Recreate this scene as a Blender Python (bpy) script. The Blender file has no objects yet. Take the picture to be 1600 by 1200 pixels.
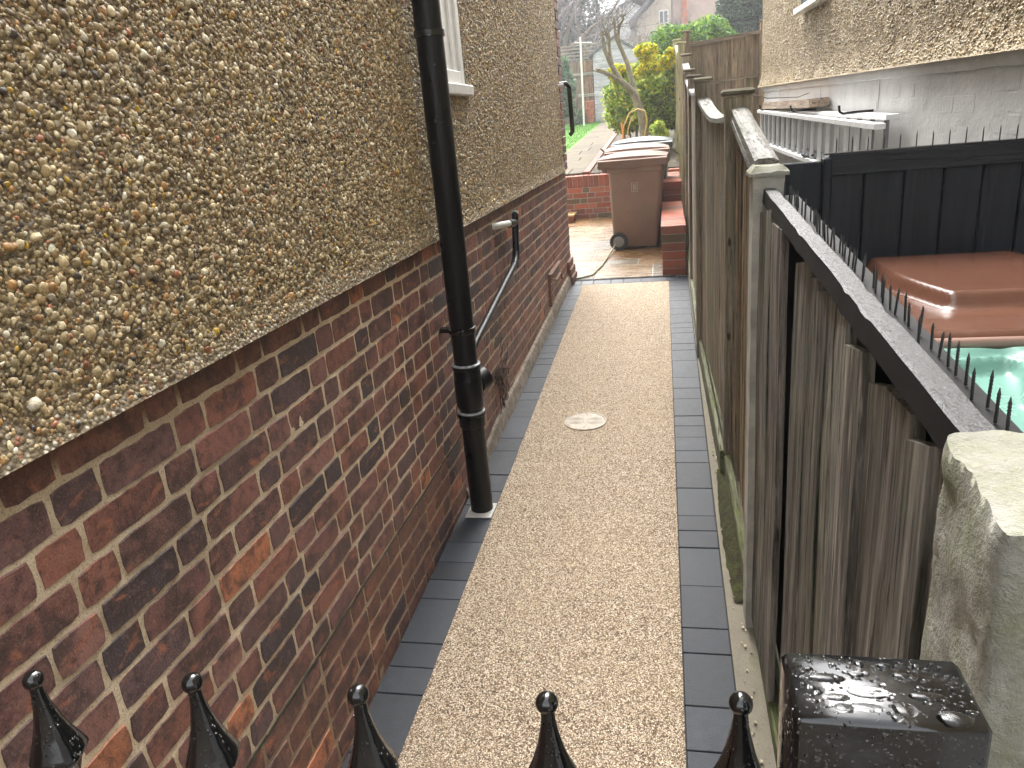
import bpy, bmesh, math, random
import numpy as np
from mathutils import Vector, Matrix, noise as mnoise
random.seed(7); RNG = np.random.default_rng(11)
sc = bpy.context.scene
C = sc.collection
# ------------------------------------------------------------------ camera
cam = bpy.data.objects.new('camera', bpy.data.cameras.new('camera')); C.objects.link(cam)
cam.data.sensor_width = 36; cam.data.lens = 1170.78/1600*36
cam.data.clip_start = .01; cam.data.clip_end = 2000
R = Matrix(((0.9781108627053181, 0.018623394099501374, 0.20724938950470526),
            (0.1892584399416021, 0.3343565772301637, -0.9232480285241884),
            (-0.0864892083946279, 0.9422626218072879, 0.3235131656921034)))
cam.matrix_world = Matrix.Translation((0, 0, 1.75)) @ R.to_4x4()
sc.camera = cam
# ------------------------------------------------------------------ sky, sun, exposure
SUN_EL, SUN_AZ = math.radians(58), math.radians(-10)     # azimuth from +Y towards +X
w = bpy.data.worlds.new('World'); sc.world = w; w.use_nodes = True
nt = w.node_tree; nt.nodes.clear()
sky = nt.nodes.new('ShaderNodeTexSky'); sky.sky_type = 'NISHITA'; sky.sun_disc = False
sky.sun_elevation = SUN_EL; sky.sun_rotation = SUN_AZ; sky.air_density = 1.2; sky.dust_density = 6; sky.ozone_density = 1
hs = nt.nodes.new('ShaderNodeHueSaturation'); hs.inputs['Saturation'].default_value = .12
bg = nt.nodes.new('ShaderNodeBackground'); bg.inputs['Strength'].default_value = .15
ow = nt.nodes.new('ShaderNodeOutputWorld')
nt.links.new(sky.outputs[0], hs.inputs['Color']); nt.links.new(hs.outputs[0], bg.inputs[0]); nt.links.new(bg.outputs[0], ow.inputs[0])
sl = bpy.data.lights.new('sun', 'SUN'); sl.energy = .5; sl.angle = math.radians(35); sl.color = (1, .94, .85)
sun = bpy.data.objects.new('sun', sl); C.objects.link(sun)
d = Vector((math.sin(SUN_AZ)*math.cos(SUN_EL), math.cos(SUN_AZ)*math.cos(SUN_EL), math.sin(SUN_EL)))
sun.rotation_euler = d.to_track_quat('Z', 'Y').to_euler()
sc.view_settings.view_transform = 'Standard'; sc.view_settings.look = 'None'
sc.view_settings.exposure = 2.42; sc.view_settings.gamma = 1; sc.view_settings.use_curve_mapping = False
sc.cycles.use_denoising = True; sc.cycles.max_bounces = 8

# ------------------------------------------------------------------ object helpers
def meta(o, label=None, cat=None, group=None, kind=None):
    if label: o['label'] = label
    if cat: o['category'] = cat
    if group: o['group'] = group
    if kind: o['kind'] = kind
    return o
def thing(name, label, cat, loc=(0, 0, 0), rotz=0, group=None):
    o = bpy.data.objects.new(name, None); C.objects.link(o); o.empty_display_size = .1
    o.location = loc; o.rotation_euler = (0, 0, rotz)
    return meta(o, label, cat, group)
def link(name, me, mat=None, parent=None, world=False):
    o = bpy.data.objects.new(name, me); C.objects.link(o)
    if mat is not None:
        for m in (mat if isinstance(mat, (list, tuple)) else [mat]): me.materials.append(m)
    if parent is not None:
        o.parent = parent
        if world:                                    # mesh given in world coordinates
            bpy.context.view_layer.update()
            o.matrix_parent_inverse = parent.matrix_world.inverted()
    return o
def npmesh(name, V, F, col=None, smooth=False, mi=None):
    """V (n,3); F (m,k) array, or list of arrays of different k"""
    me = bpy.data.meshes.new(name)
    Fs = F if isinstance(F, list) else [F]
    Fs = [np.asarray(f, dtype=np.int32) for f in Fs if len(f)]
    V = np.asarray(V, dtype=np.float32)
    me.vertices.add(len(V)); me.vertices.foreach_set('co', V.ravel())
    tot = np.concatenate([np.full(len(f), f.shape[1], np.int32) for f in Fs])
    idx = np.concatenate([f.ravel() for f in Fs])
    st = np.concatenate([[0], np.cumsum(tot)[:-1]]).astype(np.int32)
    me.loops.add(len(idx)); me.loops.foreach_set('vertex_index', idx)
    me.polygons.add(len(tot)); me.polygons.foreach_set('loop_start', st)
    try: me.polygons.foreach_set('loop_total', tot)
    except Exception: pass
    me.polygons.foreach_set('use_smooth', np.full(len(tot), bool(smooth)))
    if mi is not None: me.polygons.foreach_set('material_index', np.asarray(mi, np.int32))
    me.update(calc_edges=True)
    if col is not None:
        a = me.color_attributes.new('col', 'FLOAT_COLOR', 'POINT')
        c = np.ones((len(V), 4), np.float32); c[:, :3] = col
        a.data.foreach_set('color', c.ravel())
    me.validate()
    return me
class MB:
    """collects shapes, one mesh object at the end"""
    def __init__(s): s.v = []; s.f = []; s.c = []; s.m = []; s.col = (1, 1, 1); s.mi = 0
    def add(s, vs, fs):
        b = len(s.v); s.v += [tuple(v) for v in vs]; s.c += [s.col]*len(vs)
        s.f += [tuple(i+b for i in f) for f in fs]; s.m += [s.mi]*len(fs)
    def box(s, x0, x1, y0, y1, z0, z1, b=0.0, xf=None):
        if b > 0:
            b = min(b, (x1-x0)*.45, (y1-y0)*.45, (z1-z0)*.45)
            vs = []; fs = []
            key = {}
            def P(ix, iy, iz, ax):
                k = (ix, iy, iz, ax)
                if k not in key:
                    x = (x0, x1)[ix]; y = (y0, y1)[iy]; z = (z0, z1)[iz]
                    sx, sy, sz = (1, -1)[ix]*b, (1, -1)[iy]*b, (1, -1)[iz]*b
                    if ax == 0: p = (x, y+sy, z+sz)
                    elif ax == 1: p = (x+sx, y, z+sz)
                    else: p = (x+sx, y+sy, z)
                    key[k] = len(vs); vs.append(p)
                return key[k]
            q = ((0, 0), (1, 0), (1, 1), (0, 1))
            for i in (0, 1):
                fs.append([P(i, a, c, 0) for a, c in (q if i else q[::-1])])
                fs.append([P(a, i, c, 1) for a, c in (q[::-1] if i else q)])
                fs.append([P(a, c, i, 2) for a, c in (q if i else q[::-1])])
            for i in (0, 1):
                for j in (0, 1):
                    fs.append([P(i, j, 0, 0), P(i, j, 1, 0), P(i, j, 1, 1), P(i, j, 0, 1)])
                    fs.append([P(0, i, j, 1), P(1, i, j, 1), P(1, i, j, 2), P(0, i, j, 2)])
                    fs.append([P(i, 0, j, 0), P(i, 1, j, 0), P(i, 1, j, 2), P(i, 0, j, 2)])
            for i in (0, 1):
                for j in (0, 1):
                    for k in (0, 1): fs.append([P(i, j, k, 0), P(i, j, k, 1), P(i, j, k, 2)])
        else:
            vs = [(x, y, z) for x in (x0, x1) for y in (y0, y1) for z in (z0, z1)]
            fs = [(0, 1, 3, 2), (4, 6, 7, 5), (0, 4, 5, 1), (2, 3, 7, 6), (0, 2, 6, 4), (1, 5, 7, 3)]
        if xf: vs = [xf(Vector(v)) for v in vs]
        s.add(vs, fs)
    def tube(s, pts, r, n=12, cap=True, sq=False):
        pts = [Vector(p) for p in pts]; rs = r if isinstance(r, (list, tuple)) else [r]*len(pts)
        vs = []; fs = []; up = None
        for i, p in enumerate(pts):
            t = (pts[min(i+1, len(pts)-1)]-pts[max(i-1, 0)]).normalized()
            if up is None:
                up = t.orthogonal().normalized()
                if abs(t.z) > .9: up = Vector((1, 0, 0))
            u = (up-t*up.dot(t)).normalized(); up = u; vv = t.cross(u)
            for k in range(n):
                a = 2*math.pi*k/n+(math.pi/4 if sq else 0)
                vs.append(p+(u*math.cos(a)+vv*math.sin(a))*rs[i])
        for i in range(len(pts)-1):
            for k in range(n): fs.append((i*n+k, i*n+(k+1) % n, (i+1)*n+(k+1) % n, (i+1)*n+k))
        if cap: fs.append(tuple(range(n))[::-1]); fs.append(tuple((len(pts)-1)*n+k for k in range(n)))
        s.add(vs, fs)
    def ball(s, c, r, n=12, sc_=(1, 1, 1)):
        vs = []; fs = []; m = n//2
        for i in range(m+1):
            th = math.pi*i/m
            for k in range(n):
                a = 2*math.pi*k/n
                vs.append((c[0]+r*sc_[0]*math.sin(th)*math.cos(a), c[1]+r*sc_[1]*math.sin(th)*math.sin(a), c[2]+r*sc_[2]*math.cos(th)))
        for i in range(m):
            for k in range(n): fs.append((i*n+k, (i+1)*n+k, (i+1)*n+(k+1) % n, i*n+(k+1) % n))
        s.add(vs, fs)
    def prism(s, poly, fn0, fn1):
        """poly of 2-D points; fn maps each to 3-D at the two ends"""
        n = len(poly); a = [fn0(p) for p in poly]; b = [fn1(p) for p in poly]
        s.add(a+b, [tuple(range(n))[::-1], tuple(range(n, 2*n))]+[(i, (i+1) % n, n+(i+1) % n, n+i) for i in range(n)])
    def build(s, name, mat=None, parent=None, smooth=False, world=False, angle=None, fixn=True):
        me = bpy.data.meshes.new(name); me.from_pydata([tuple(v) for v in s.v], [], s.f)
        me.update()
        if fixn:
            bm = bmesh.new(); bm.from_mesh(me); bmesh.ops.remove_doubles(bm, verts=bm.verts, dist=1e-6) if not any(c != (1, 1, 1) for c in s.c) else None
            bmesh.ops.recalc_face_normals(bm, faces=bm.faces); bm.to_mesh(me); bm.free()
        if len(me.polygons) == len(s.m): me.polygons.foreach_set('material_index', s.m)
        if len(me.vertices) == len(s.c):
            a = me.color_attributes.new('col', 'FLOAT_COLOR', 'POINT')
            a.data.foreach_set('color', np.array([(*c, 1) for c in s.c], np.float32).ravel())
        if smooth:
            me.polygons.foreach_set('use_smooth', [True]*len(me.polygons))
            try: me.set_sharp_from_angle(angle=math.radians(angle or 40))
            except Exception: pass
        return link(name, me, mat, parent, world)

# ------------------------------------------------------------------ material helpers
class NT:
    def __init__(s, name):
        s.m = bpy.data.materials.new(name); s.m.use_nodes = True; s.t = s.m.node_tree
        s.b = s.t.nodes['Principled BSDF']; s.pos = None
    def n(s, typ, **kw):
        x = s.t.nodes.new('ShaderNode'+typ)
        for k, v in kw.items():
            if hasattr(x, k): setattr(x, k, v)
            else: s.set(x, k.replace('_', ' '), v)
        return x
    def set(s, x, k, v):
        if isinstance(k, str):
            i = x.inputs.get(k) or x.inputs.get(k.title()) or x.inputs[k]
        else: i = x.inputs[k]
        if hasattr(v, 'is_linked') or isinstance(v, bpy.types.NodeSocket): s.t.links.new(v, i)
        else: i.default_value = v
    def P(s, sx=1, sy=1, sz=1):
        g = s.n('NewGeometry'); m = s.n('Mapping'); s.set(m, 'Vector', g.outputs['Position']); s.set(m, 'Scale', (sx, sy, sz)); return m.outputs[0]
    def noise(s, vec, scale, detail=4, rough=.6, dist=0):
        x = s.n('TexNoise'); s.set(x, 'Vector', vec); s.set(x, 'Scale', scale); s.set(x, 'Detail', detail); s.set(x, 'Roughness', rough); s.set(x, 'Distortion', dist); return x.outputs[0]
    def vor(s, vec, scale, feature='F1', rnd=1):
        x = s.n('TexVoronoi', feature=feature); s.set(x, 'Vector', vec); s.set(x, 'Scale', scale); s.set(x, 'Randomness', rnd); return x
    def ramp(s, fac, stops, interp='LINEAR'):
        x = s.n('ValToRGB'); x.color_ramp.interpolation = interp; e = x.color_ramp.elements
        while len(e) < len(stops): e.new(.5)
        for i, (p, c) in enumerate(stops):
            e[i].position = p; e[i].color = (c, c, c, 1) if not isinstance(c, (tuple, list)) else (*c, 1)
        s.set(x, 'Fac', fac); return x.outputs[0]
    def mix(s, f, a, b, mode='MIX'):
        x = s.n('Mix', data_type='RGBA', blend_type=mode); x.clamp_factor = True
        for i, v in ((0, f), (6, a), (7, b)):
            if isinstance(v, bpy.types.NodeSocket): s.t.links.new(v, x.inputs[i])
            elif i == 0: x.inputs[0].default_value = v
            else: x.inputs[i].default_value = (*v, 1) if len(v) == 3 else v
        return x.outputs[2]
    def math(s, op, a, b=0., c=None):
        x = s.n('Math', operation=op)
        for i, v in enumerate((a, b) if c is None else (a, b, c)):
            if isinstance(v, bpy.types.NodeSocket): s.t.links.new(v, x.inputs[i])
            else: x.inputs[i].default_value = v
        return x.outputs[0]
    def attr(s, name='col'):
        x = s.n('Attribute'); x.attribute_name = name; return x.outputs['Color']
    def bump(s, h, dist=.01, strength=1, normal=None):
        x = s.n('Bump'); s.set(x, 'Height', h); s.set(x, 'Distance', dist); s.set(x, 'Strength', strength)
        if normal is not None: s.set(x, 'Normal', normal)
        return x.outputs[0]
    def out(s, color=None, rough=None, normal=None, metal=None, spec=None, coat=None, emit=None, trans=None, ior=None, alpha=None):
        for k, v in (('Base Color', color), ('Roughness', rough), ('Normal', normal), ('Metallic', metal), ('Specular IOR Level', spec), ('Coat Weight', coat), ('Transmission Weight', trans), ('IOR', ior)):
            if v is None: continue
            if isinstance(v, bpy.types.NodeSocket): s.t.links.new(v, s.b.inputs[k])
            elif k == 'Base Color': s.b.inputs[k].default_value = (*v, 1)
            else: s.b.inputs[k].default_value = v
        return s.m

def m_plain(name, color, rough=.5, var=.15, scale=8, bump=.0, metal=0, spec=.5, rvar=.0, coat=0, useattr=False):
    t = NT(name); p = t.P(); n = t.noise(p, scale, 5, .65)
    c = t.mix(t.ramp(n, [(.3, 0.), (.7, 1.)]), tuple(x*(1-var) for x in color), tuple(min(1, x*(1+var)) for x in color))
    if useattr: c = t.mix(1, c, t.attr(), 'MULTIPLY')
    r = t.math('MULTIPLY_ADD', t.noise(p, scale*2.3, 4), rvar*2, rough-rvar) if rvar else rough
    nm = t.bump(t.noise(p, scale*6, 5, .7), bump) if bump else None
    return t.out(c, r, nm, metal, spec, coat)
def m_wood(name, c0, c1, axis='z', rough=.75, bump=.004, green=0., useattr=True, spec=.3, gscale=1):
    t = NT(name); s = {'z': (38, 38, 1.6), 'y': (38, 1.6, 38), 'x': (1.6, 38, 38)}[axis]
    p = t.P(*[q*gscale for q in s]); p2 = t.P()
    g = t.noise(p, 1., 8, .8, .8); g2 = t.noise(t.P(*[q*2.6*gscale for q in s]), 1., 4, .7, .3); g3 = t.noise(t.P(*[q*.45*gscale for q in s]), 1., 4, .6, 1.)
    big = t.noise(p2, 5, 4, .6)
    mid = tuple((a+b)*.5 for a, b in zip(c0, c1))
    c = t.mix(t.ramp(g, [(.36, 0.), (.62, 1.)]), c0, c1)
    c = t.mix(t.ramp(g3, [(.40, .7), (.52, 0.)]), c, tuple(x*.75 for x in c0))
    c = t.mix(t.ramp(g2, [(.56, 0.), (.68, .7)]), c, tuple(min(1, x*1.5) for x in c1))
    c = t.mix(t.ramp(big, [(.40, 0.), (.75, .5)]), c, tuple(x*.5 for x in mid))
    c = t.mix(t.ramp(g2, [(.36, .9), (.44, 0.)]), c, tuple(x*.25 for x in c0))
    if green: c = t.mix(t.math('MULTIPLY', t.ramp(t.noise(p2, 3.1, 5, .7), [(.42, 0.), (.62, 1.)]), green), c, (.17, .20, .06))
    kp = t.P(*{'z': (9, 9, 3.2), 'y': (9, 3.2, 9), 'x': (3.2, 9, 9)}[axis]); kv = t.vor(kp, 1.)
    c = t.mix(t.ramp(kv.outputs['Distance'], [(.04, .9), (.08, 0.)]), c, tuple(x*.2 for x in c0))
    if useattr: c = t.mix(1, c, t.attr(), 'MULTIPLY')
    h = t.math('ADD', t.math('MULTIPLY', g, .7), t.math('MULTIPLY', t.ramp(g2, [(.34, 0.), (.46, 1.)]), .5))
    return t.out(c, rough, t.bump(h, bump), 0, spec)

M = {}
# --- brick faces: colour from the brick, scorched and pitted patches of its own
t = NT('old_brick'); p = t.P(); a = t.attr()
n1 = t.noise(p, 9, 6, .72, .4); n2 = t.noise(p, 45, 5, .75); n3 = t.noise(p, 240, 3, .7); n4 = t.noise(t.P(1, 1, 2.2), 15, 4, .6, .8)
c = t.mix(t.ramp(n1, [(.47, 0.), (.60, .85)]), a, (.055, .035, .034))
c = t.mix(t.ramp(n4, [(.58, 0.), (.70, .75)]), c, (.40, .15, .08))
c = t.mix(t.ramp(n2, [(.34, .7), (.5, 0.)]), c, (.035, .022, .022))
c = t.mix(t.ramp(n2, [(.52, 0.), (.70, .5)]), c, (.27, .16, .125))
c = t.mix(t.ramp(n3, [(.58, 0.), (.72, .6)]), c, (.38, .27, .21)); c = t.mix(t.ramp(n3, [(.30, .7), (.42, 0.)]), c, (.03, .018, .018))
M['brick'] = t.out(c, t.ramp(n2, [(.3, .5), (.7, .78)]), t.bump(t.math('ADD', t.math('MULTIPLY', n2, .7), t.math('MULTIPLY', n3, .35)), .0035), 0, .45)
t = NT('sandy_mortar'); p = t.P(); a = t.attr()
n1 = t.noise(p, 14, 5, .7); n2 = t.noise(p, 210, 4, .8); n0 = t.noise(p, 2.2, 4, .6)
c = t.mix(t.ramp(n1, [(.3, 0.), (.7, 1.)]), (.56, .44, .29), (.82, .69, .50))
c = t.mix(t.ramp(n2, [(.3, .8), (.48, 0.)]), c, (.10, .075, .05))
c = t.mix(t.ramp(n2, [(.6, 0.), (.72, .7)]), c, (.62, .55, .42))
c = t.mix(1, c, a, 'MULTIPLY')
M['mortar'] = t.out(c, .85, t.bump(t.math('ADD', n2, n1), .004), 0, .3)
# --- garden brick
t = NT('new_red_brick'); p = t.P(); a = t.attr(); n2 = t.noise(p, 30, 5, .7); n3 = t.noise(p, 160, 3, .7)
c = t.mix(t.ramp(n2, [(.35, 0.), (.7, .55)]), a, (.16, .055, .035)); c = t.mix(t.ramp(n3, [(.6, 0.), (.75, .5)]), c, (.5, .3, .2))
M['redbrick'] = t.out(c, .6, t.bump(n3, .003), 0, .25)
M['redmortar'] = m_plain('grey_mortar', (.36, .32, .27), .85, .2, 30, .002)
# --- pebbles
t = NT('dash_stones'); p = t.P(); a = t.attr(); n = t.noise(p, 190, 3, .6)
c = t.mix(t.ramp(n, [(.35, .5), (.65, 0.)]), a, (.09, .065, .04))
M['pebble'] = t.out(c, .36, t.bump(n, .001), 0, .5)
def m_dash(name, base0, base1, stones, scale):
    t = NT(name); p = t.P(); v = t.vor(p, scale); n = t.noise(p, 90, 5, .75); nb = t.noise(p, 3, 4, .6)
    c = t.mix(t.ramp(n, [(.3, 0.), (.7, 1.)]), base0, base1)
    sx = t.n('SeparateColor'); t.set(sx, 'Color', v.outputs['Color'])
    st = t.ramp(sx.outputs[0], stones, 'CONSTANT')
    c = t.mix(t.ramp(v.outputs['Distance'], [(.38, 1.), (.55, 0.)]), c, st)
    c = t.mix(t.ramp(nb, [(.4, 0.), (.7, .35)]), c, base0)
    h = t.math('ADD', t.math('SUBTRACT', .6, v.outputs['Distance']), t.math('MULTIPLY', n, .5))
    return t.out(c, .6, t.bump(h, .006), 0, .5)
ST = [(0., (.36, .28, .17)), (.25, (.22, .16, .09)), (.45, (.5, .44, .32)), (.6, (.16, .13, .1)), (.72, (.3, .17, .08)), (.84, (.6, .55, .44)), (.95, (.35, .13, .07))]
M['dash'] = m_dash('pebbledash_render', (.10, .075, .043), (.27, .212, .125), ST, 110)
M['dash2'] = m_dash('tan_pebbledash_render', (.25, .18, .095), (.46, .36, .21), [(0., (.54, .43, .25)), (.3, (.37, .27, .14)), (.55, (.66, .56, .37)), (.8, (.30, .215, .12))], 110)
# --- resin bound gravel: tiny stones of several colours
t = NT('resin_bound_gravel'); p = t.P(); v = t.vor(p, 290); v2 = t.vor(p, 210)
sx = t.n('SeparateColor'); t.set(sx, 'Color', v.outputs['Color']); sx2 = t.n('SeparateColor'); t.set(sx2, 'Color', v2.outputs['Color'])
ra = [(0., (.12, .08, .045)), (.12, (.26, .18, .115)), (.28, (.54, .41, .28)), (.48, (.68, .55, .40)), (.68, (.84, .74, .58)), (.9, (.24, .18, .135))]
c1 = t.ramp(sx.outputs[0], ra, 'CONSTANT'); c2 = t.ramp(sx2.outputs[1], ra, 'CONSTANT')
c = t.mix(t.ramp(sx2.outputs[2], [(.5, 0.), (.52, 1.)]), c1, c2)
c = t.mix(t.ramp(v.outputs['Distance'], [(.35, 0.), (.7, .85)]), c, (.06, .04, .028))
c = t.mix(t.ramp(t.noise(p, 2.5, 4, .6), [(.35, 0.), (.75, .22)]), c, (.42, .32, .20))
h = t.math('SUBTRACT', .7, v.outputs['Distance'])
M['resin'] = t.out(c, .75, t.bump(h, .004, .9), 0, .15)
# --- charcoal blocks
t = NT('charcoal_block'); p = t.P(); a = t.attr(); n = t.noise(p, 26, 5, .7); n2 = t.noise(p, 320, 3, .8); v = t.vor(p, 150)
c = t.mix(t.ramp(n, [(.3, 0.), (.7, 1.)]), (.018, .021, .026), (.038, .043, .052))
c = t.mix(t.ramp(n2, [(.62, 0.), (.75, .6)]), c, (.16, .165, .18)); c = t.mix(t.ramp(v.outputs['Distance'], [(.06, .8), (.13, 0.)]), c, (.012, .013, .016))
c = t.mix(1, c, a, 'MULTIPLY')
M['block'] = t.out(c, t.ramp(n, [(.3, .36), (.7, .55)]), t.bump(n2, .0018), 0, .36)
M['joint'] = m_plain('dark_joint_sand', (.035, .032, .03), .9, .3, 60)
# --- sandstone patio, wet
t = NT('wet_sandstone'); p = t.P(2.5, 9, 9); q = t.P(); a = t.attr(); n = t.noise(p, 1.4, 6, .65, 1.2); n2 = t.noise(q, 60, 4, .7)
c = t.mix(1, a, t.mix(t.ramp(n, [(.3, 0.), (.7, 1.)]), (.62, .55, .5), (1.1, 1.05, 1.)), 'MULTIPLY')
M['slab'] = t.out(c, t.ramp(n, [(.35, .16), (.7, .42)]), t.bump(t.math('ADD', n, t.math('MULTIPLY', n2, .15)), .012), 0, .35)
t = NT('damp_paving_slab'); q = t.P(); a = t.attr(); n = t.noise(q, 6, 5, .65); c = t.mix(1, a, t.mix(n, (.6, .56, .5), (1.1, 1.05, 1.)), 'MULTIPLY')
M['slabdry'] = t.out(c, .85, t.bump(n, .006), 0, .1)
M['black'] = m_plain('black_gloss_paint', (.003, .0035, .004), .2, .3, 20, .0012, rvar=.1, spec=.6)
M['pipe'] = None
t = NT('black_pipe_paint'); p = t.P(); pz = t.P(14, 14, 2.5)
n = t.noise(p, 17, 5, .6); n2 = t.noise(p, 260, 3, .7); run = t.noise(pz, 1., 5, .6, .5); blob = t.noise(p, 55, 3, .5)
c = t.mix(t.ramp(n2, [(.68, 0.), (.74, .5)]), (.0022, .0026, .0033), (.04, .04, .04))
c = t.mix(t.ramp(run, [(.55, 0.), (.72, .3)]), c, (.008, .009, .011))
M['pipe'] = t.out(c, t.ramp(n, [(.3, .25), (.7, .5)]), t.bump(t.math('ADD', t.math('MULTIPLY', run, 1.), t.math('MULTIPLY', blob, .35)), .0025), 0, .3)
t = NT('wet_black_paint'); p = t.P(); v = t.vor(p, 260); n = t.noise(p, 40, 4, .6); nn = t.noise(p, 130, 3, .6)
drop = t.ramp(v.outputs['Distance'], [(.12, 1.), (.32, 0.)])
msk = t.ramp(t.noise(p, 60, 2, .5), [(.5, 0.), (.56, 1.)])
h = t.math('ADD', t.math('MULTIPLY', drop, msk), t.math('MULTIPLY', n, .25))
c = t.mix(t.ramp(nn, [(.66, 0.), (.7, .6)]), (.0022, .0028, .0036), (.06, .06, .06))
M['wetblack'] = t.out(c, t.ramp(n, [(.35, .07), (.65, .25)]), t.bump(h, .0012), 0, .8)
M['blackwood'] = None
t = NT('black_painted_timber'); p = t.P(2, 30, 30); q = t.P(); g = t.noise(p, 1, 5, .7, .5); pz = t.P(34, 34, 2); gz = t.noise(pz, 1, 5, .7, .4)
sp = t.noise(q, 18, 4, .75)
c = t.mix(t.ramp(gz, [(.35, 0.), (.7, 1.)]), (.004, .0055, .0085), (.012, .0155, .023)); c = t.mix(t.ramp(sp, [(.72, 0.), (.75, .8)]), c, (.30, .30, .29))
M['blackwood'] = t.out(c, t.ramp(g, [(.3, .38), (.7, .6)]), t.bump(gz, .004), 0, .3)
t = NT('wet_black_rail'); p = t.P(30, 3, 30); q = t.P(); g = t.noise(p, 1, 5, .7, .5); n = t.noise(q, 160, 4, .8); n1 = t.noise(q, 25, 4, .7)
c = t.mix(t.ramp(n1, [(.5, 0.), (.75, .5)]), (.004, .0045, .006), (.012, .014, .017)); spk = t.ramp(n, [(.5, 0.), (.62, 1.)])
M['blackrail'] = t.out(c, t.mix(spk, (.38, .38, .38), (.08, .08, .08)), t.bump(t.math('ADD', t.math('MULTIPLY', g, .5), t.math('MULTIPLY', n, .9)), .0035), 0, 1.)
M['matt'] = m_plain('matt_black_paint', (.0045, .005, .0065), .6, .3, 30, .0, spec=.25)
M['white'] = m_plain('white_paint', (.74, .74, .72), .4, .06, 10, .001)
M['whitebrick'] = None
t = NT('painted_brick'); p = t.P(); n = t.noise(p, 4, 5, .65); n2 = t.noise(p, 40, 5, .7); n3 = t.noise(t.P(1, 1, 4), 6, 4, .6)
c = t.mix(t.ramp(n, [(.3, 0.), (.7, 1.)]), (.54, .535, .525), (.70, .695, .685)); c = t.mix(t.ramp(n2, [(.64, 0.), (.76, .55)]), c, (.36, .31, .26))
c = t.mix(t.ramp(n3, [(.6, 0.), (.8, .35)]), c, (.33, .28, .22))
M['whitebrick'] = t.out(c, .6, t.bump(n2, .005), 0, .4)
M['wood'] = m_wood('weathered_fence_wood', (.17, .135, .102), (.47, .40, .31), 'z', green=.25, bump=.006)
M['woodold'] = m_wood('old_silvered_wood', (.075, .068, .06), (.43, .40, .36), 'z', green=.15, bump=.009)
M['woody'] = m_wood('weathered_rail_wood', (.085, .08, .07), (.215, .205, .19), 'y', rough=.6, bump=.005, green=.1)
M['woodx'] = m_wood('weathered_cross_wood', (.12, .10, .08), (.30, .26, .21), 'x', bump=.005, green=.15)
M['woodpale'] = m_wood('pale_green_fence_wood', (.30, .29, .17), (.50, .47, .30), 'z', green=.35, bump=.003)
M['gravelboard'] = m_wood('mossy_base_board', (.10, .10, .06), (.27, .27, .20), 'y', green=.6, bump=.006)
t = NT('mossy_concrete'); p = t.P(); n = t.noise(p, 5, 5, .65); n2 = t.noise(p, 70, 5, .8); n3 = t.noise(p, 11, 4, .7)
c = t.mix(t.ramp(n, [(.3, 0.), (.7, 1.)]), (.23, .225, .19), (.43, .42, .37)); c = t.mix(t.ramp(n3, [(.42, 0.), (.62, .75)]), c, (.19, .20, .115))
c = t.mix(t.ramp(n2, [(.58, 0.), (.72, .6)]), c, (.50, .46, .30)); c = t.mix(t.ramp(n2, [(.25, .6), (.4, 0.)]), c, (.10, .095, .075))
M['concrete'] = t.out(c, .8, t.bump(t.math('ADD', n2, n3), .007), 0, .3)
M['post_concrete'] = m_plain('pale_concrete_post', (.40, .39, .34), .8, .3, 9, .006)
t = NT('rough_fillet'); p = t.P(); n = t.noise(p, 18, 5, .75); n2 = t.noise(p, 90, 5, .8); n3 = t.noise(p, 4, 4, .7)
c = t.mix(t.ramp(n, [(.35, 0.), (.65, 1.)]), (.16, .125, .095), (.40, .35, .29)); c = t.mix(t.ramp(n3, [(.5, 0.), (.7, .5)]), c, (.10, .11, .06))
M['fillet'] = t.out(c, .85, t.bump(t.math('ADD', n, n2), .012), 0, .3)
t = NT('earth'); p = t.P(); n = t.noise(p, 10, 6, .75); n2 = t.noise(p, 80, 4, .8)
c = t.mix(n, (.05, .04, .028), (.13, .10, .07)); c = t.mix(t.ramp(n2, [(.6, 0.), (.75, .7)]), c, (.24, .22, .15))
M['earth'] = t.out(c, .9, t.bump(t.math('ADD', n, n2), .02), 0, .3)
t = NT('sandy_strip'); p = t.P(); n = t.noise(p, 7, 5, .7); n2 = t.noise(p, 150, 4, .8)
c = t.mix(n, (.15, .13, .095), (.30, .27, .21)); c = t.mix(t.ramp(n2, [(.3, .6), (.45, 0.)]), c, (.08, .07, .05)); c = t.mix(t.ramp(n, [(.55, 0.), (.7, .5)]), c, (.13, .15, .06))
M['strip'] = t.out(c, .85, t.bump(n2, .004), 0, .3)
t = NT('lawn_soil'); p = t.P(); n = t.noise(p, 20, 5, .7)
M['lawn'] = t.out(t.mix(n, (.07, .17, .02), (.12, .27, .035)), .8, t.bump(n, .03), 0, .3)
t = NT('leaf'); a = t.attr(); t.b.inputs['Subsurface Weight'].default_value = 0
t.out(a, .5, None, 0, .3)
tl_ = t.n('BsdfTranslucent'); t.set(tl_, 'Color', a); ms_ = t.n('MixShader'); ms_.inputs[0].default_value = .35
t.t.links.new(t.b.outputs[0], ms_.inputs[1]); t.t.links.new(tl_.outputs[0], ms_.inputs[2]); t.t.links.new(ms_.outputs[0], t.t.nodes['Material Output'].inputs[0]); M['leaf'] = t.m
M['bark'] = m_plain('bark', (.16, .13, .09), .85, .4, 25, .01)
M['barkmoss'] = m_plain('mossy_bark', (.20, .18, .12), .85, .45, 14, .012)
M['twig'] = m_plain('twig', (.17, .15, .14), .9, .3, 6)
M['binbrown'] = m_plain('brown_bin_plastic', (.215, .142, .105), .5, .12, 6, .0006, rvar=.08)
M['binred'] = m_plain('wet_brown_plastic', (.11, .048, .030), .2, .10, 7, .0015, rvar=.08)
M['bingreen'] = m_plain('pale_green_plastic', (.15, .30, .25), .26, .05, 7, .001, rvar=.06)
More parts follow.
